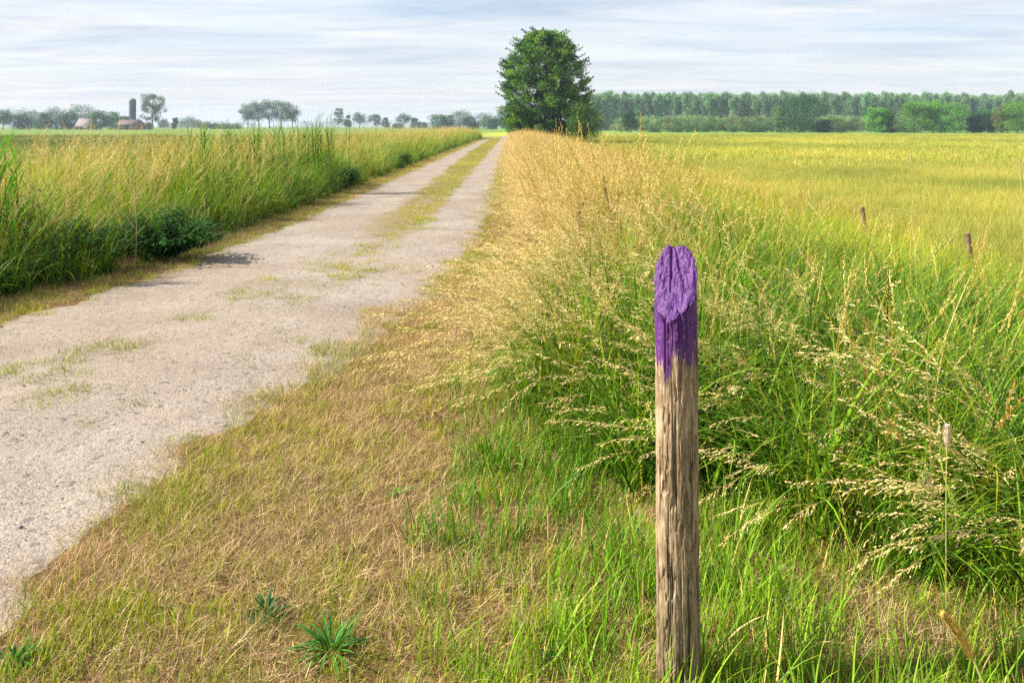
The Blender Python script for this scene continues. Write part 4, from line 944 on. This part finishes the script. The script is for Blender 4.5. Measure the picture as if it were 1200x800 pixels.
# reed clump
def reeds(base, n, h, label, seed, spread=.35):
    r = np.random.default_rng(seed); e = empty('reed_clump', base); tag(e, label, 'reeds'); bl = MB(); bs = MB()
    for k in range(n):
        p = np.array([r.normal() * spread, r.normal() * spread * .6, 0]); hh = h * r.uniform(.72, 1.05); t = np.linspace(0, 1, 6)[:, None]
        top = p + np.array([r.normal() * .10, r.normal() * .1, hh]); bs.tube(p + (top - p) * t, .005 * (1 - .6 * t[:, 0]), 5, (.12, .22, .04))
        for m_ in range(9):
            f = .3 + .7 * m_ / 9; a = r.random() * 2 * PI; c0 = p + (top - p) * f; ee = 1.2 + r.normal() * .16
            D = np.array([math.cos(a) * math.cos(ee), math.sin(a) * .5 * math.cos(ee), math.sin(ee)]); D /= np.linalg.norm(D); Nn = np.cross(D, [0, 1, 0]); Nn /= np.linalg.norm(Nn)
            bl.add(*leafquads(c0, D, Nn, .44 * r.uniform(.7, 1.1), .026, np.array((.12, .30, .02)) * r.uniform(.7, 1.3), 4, .25))
    bl.obj('foliage', M_GRASS, e); bs.obj('stem', M_GRASS, e); return e
def lx(u, Y): return (u - 600) / F * Y
reeds((lx(377, 17.5), 17.5, 0), 22, 1.66, 'tall bright green reed clump rising over the left bank against the sky', 1501, .30)
reeds((lx(352, 18.0), 18.0, 0), 16, 1.50, 'bright green reeds just left of the tallest reed clump', 1502, .35)
reeds((lx(300, 15), 15, 0), 34, 1.50, 'broad green reed patch in the left bank below the umbrella shaped trees', 1503, .45)
reeds((lx(238, 12.5), 12.5, 0), 8, 1.50, 'thin group of green reeds in the left bank toward the farm', 1504, .12)
reeds((lx(10, 7.6), 7.6, 0), 12, 1.28, 'green reeds at the left edge of the picture above the brown dock', 1505, .25)

# big ears close to the lens, bottom right
def ear(base, mid, tip, L0, label, colr, rad_=.006, seed=1, name='grass_ear', n=420):
    r = np.random.default_rng(seed); e = empty(name, base); tag(e, label, 'grass ear'); base, mid, tip = map(np.array, (base, mid, tip))
    t = np.linspace(0, 1, 24)[:, None]; P = (1 - t) ** 2 * base + 2 * t * (1 - t) * mid + t * t * tip - base
    b = MB(); b.tube(P, np.full(24, .0017), 6, (.50, .44, .14)); b.obj('stalk', M_STRAW, e)
    seg = np.linalg.norm(np.diff(P, axis=0), axis=1).sum(); f0 = 1 - L0 / seg
    f = f0 + (1 - f0) * r.random(n) ; k = np.clip(f * 23, 0, 22.99); ki = k.astype(int); C0 = P[ki] + (P[ki + 1] - P[ki]) * (k - ki)[:, None]
    T = P[ki + 1] - P[ki]; T /= np.linalg.norm(T, axis=1)[:, None]; rv = np.cross(T, r.normal(size=(n, 3))); rv /= np.linalg.norm(rv, axis=1)[:, None]
    w = (np.sin(PI * np.clip((f - f0) / (1 - f0), .04, .97)) ** .5)[:, None]; D = T * .9 + rv * .45; D /= np.linalg.norm(D, axis=1)[:, None]
    C1 = C0 + rv * rad_ * .55 * w; s = np.cross(D, rv) + rv * .3; l = .012
    V = np.stack([C1, C1 + D * l * .4 + s * .0022, C1 + D * l, C1 + D * l * .4 - s * .0022], 1).reshape(-1, 3)
    b = MB(); b.add(V, np.arange(n * 4).reshape(-1, 4), np.repeat(np.array(colr) * r.uniform(.75, 1.2, (n, 1)), 4, 0)); b.obj('seed_head', M_STRAW, e); return e
def at3(u, v, depth):     # point seen at (u, v), depth metres along the lens axis
    a, b_ = (u - 600) / F, (VH - v) / F
    return np.array([a, CT + b_ * ST, b_ * CT - ST]) * depth + [0, 0, H]
pt, pb = at3(1108, 722, 1.35), at3(1172, 812, 1.30)
base = pb + (pb - pt) * .9; base[2] = 0.0
ear(base, (pb * 1.0 + [0.03, 0, 0]), pt, .145, 'golden brown grass ear leaning left in the bottom right corner', (.72, .48, .13), .008, 5)
p1 = at3(1100, 512, 2.35); ear([p1[0] + .05, p1[1] + .05, float(gz(p1[0], p1[1]))], p1 + [.02, 0, -.15], p1 + [.025, 0, .03], .09, 'fluffy pale pinkish seed head in the tall grass at right', (.88, .70, .55), .016, 6)
# a few tall single ears against the meadow
for s_, (u, v, dpt, hh, lab) in enumerate([(1067, 176, 4.8, .14, 'thin pale ear standing above the meadow beside the far fence post'), (1195, 183, 3.8, .16, 'tall straw ear against the meadow at the right picture edge'),
                             ]):
    p1 = at3(u, v, dpt); ear([p1[0] + .08, p1[1] + .05, float(gz(p1[0], p1[1]))], p1 + [.03, 0, -.5], p1, hh, lab, (.85, .72, .42), .002, 20 + s_, n=110)

# ------------------------------------------------------------------ haze, sky, sun, camera
m, nt, N, L = newmat('haze')
pv = nd(nt, 'ShaderNodeVolumePrincipled'); pv.inputs['Color'].default_value = (.68, .83, 1, 1); pv.inputs['Density'].default_value = .00027; pv.inputs['Anisotropy'].default_value = .1
o_ = nd(nt, 'ShaderNodeOutputMaterial'); L.new(pv.outputs[0], o_.inputs['Volume'])
b = MB(); b.box((0, 1290, 11.25), (3260, 2700, 26.5)); tag(b.obj('haze', m), 'thin pale summer haze over the fields', 'haze', kind='stuff')

SUN_EL, SUN_AZ = rad(41), rad(-94)   # azimuth clockwise from +Y (view direction)
w = bpy.data.worlds.new('World'); S.world = w; w.use_nodes = True; nt = w.node_tree; nt.nodes.clear()
sk = nd(nt, 'ShaderNodeTexSky', sky_type='NISHITA'); sk.sun_disc = False; sk.sun_elevation = SUN_EL; sk.sun_rotation = SUN_AZ; sk.altitude = 0; sk.air_density = 1; sk.dust_density = 1.2; sk.ozone_density = 1.2
tc = nd(nt, 'ShaderNodeTexCoord'); sx = nd(nt, 'ShaderNodeSeparateXYZ'); nt.links.new(tc.outputs['Generated'], sx.inputs[0])
den = mth(nt, 'ADD', mth(nt, 'MAXIMUM', sx.outputs[2], 0.0), .045)
cb = nd(nt, 'ShaderNodeCombineXYZ'); nt.links.new(mth(nt, 'MULTIPLY', mth(nt, 'DIVIDE', sx.outputs[0], den), .42), cb.inputs[0]); nt.links.new(mth(nt, 'DIVIDE', sx.outputs[1], den), cb.inputs[1])
c1 = noise(nt, cb.outputs[0], .55, 6, .58, .7); c2 = noise(nt, cb.outputs[0], 2.4, 6, .62, .5)
cc = mth(nt, 'ADD', mth(nt, 'MULTIPLY', c1, .7), mth(nt, 'MULTIPLY', c2, .3))
cf = ramp(nt, cc, [(.34, (.58,) * 3), (.48, (.78,) * 3), (.62, (.98,) * 3)])
cloud = ramp(nt, noise(nt, cb.outputs[0], 1.1, 5, .6, .6), [(.3, (2.1, 2.5, 3.15)), (.7, (4.15, 4.1, 4.05))])
hz = nd(nt, 'ShaderNodeMapRange'); nt.links.new(sx.outputs[2], hz.inputs[0]); hz.inputs[1].default_value = 0; hz.inputs[2].default_value = .14; hz.inputs[3].default_value = .6; hz.inputs[4].default_value = 0
fin = mix(nt, cf, sk.outputs[0], cloud)
fin = mix(nt, hz.outputs[0], fin, (3.5, 3.55, 3.65))
bg = nd(nt, 'ShaderNodeBackground'); nt.links.new(fin, bg.inputs[0]); bg.inputs[1].default_value = .1
ow = nd(nt, 'ShaderNodeOutputWorld'); nt.links.new(bg.outputs[0], ow.inputs[0])
sl_ = bpy.data.lights.new('sun', 'SUN'); sl_.energy = 5.0; sl_.angle = rad(.6); sl_.color = (1, .93, .82)
so = bpy.data.objects.new('sun', sl_); COL.objects.link(so)
so.rotation_euler = (PI / 2 - SUN_EL, 0, -SUN_AZ + PI)
cam = bpy.data.cameras.new('camera'); co = bpy.data.objects.new('camera', cam); COL.objects.link(co); S.camera = co
cam.sensor_width = 36; cam.lens = F / 1200 * 36; cam.clip_end = 6000; cam.clip_start = .05
co.location = (0, 0, H); co.rotation_euler = (PI / 2, 0, 0); cam.shift_y = -252 / 1200
cam.dof.use_dof = True; cam.dof.focus_distance = 2.6; cam.dof.aperture_fstop = 11
vs = S.view_settings; vs.view_transform = 'Standard'; vs.look = 'None'; vs.exposure = 1.3; vs.gamma = 1; vs.use_curve_mapping = False
cy = S.cycles; cy.max_bounces = 3; cy.diffuse_bounces = 2; cy.glossy_bounces = 1; cy.transmission_bounces = 2; cy.transparent_max_bounces = 4; cy.volume_bounces = 0
cy.use_denoising = False; cy.use_adaptive_sampling = True; cy.adaptive_threshold = .012
print('scene built')
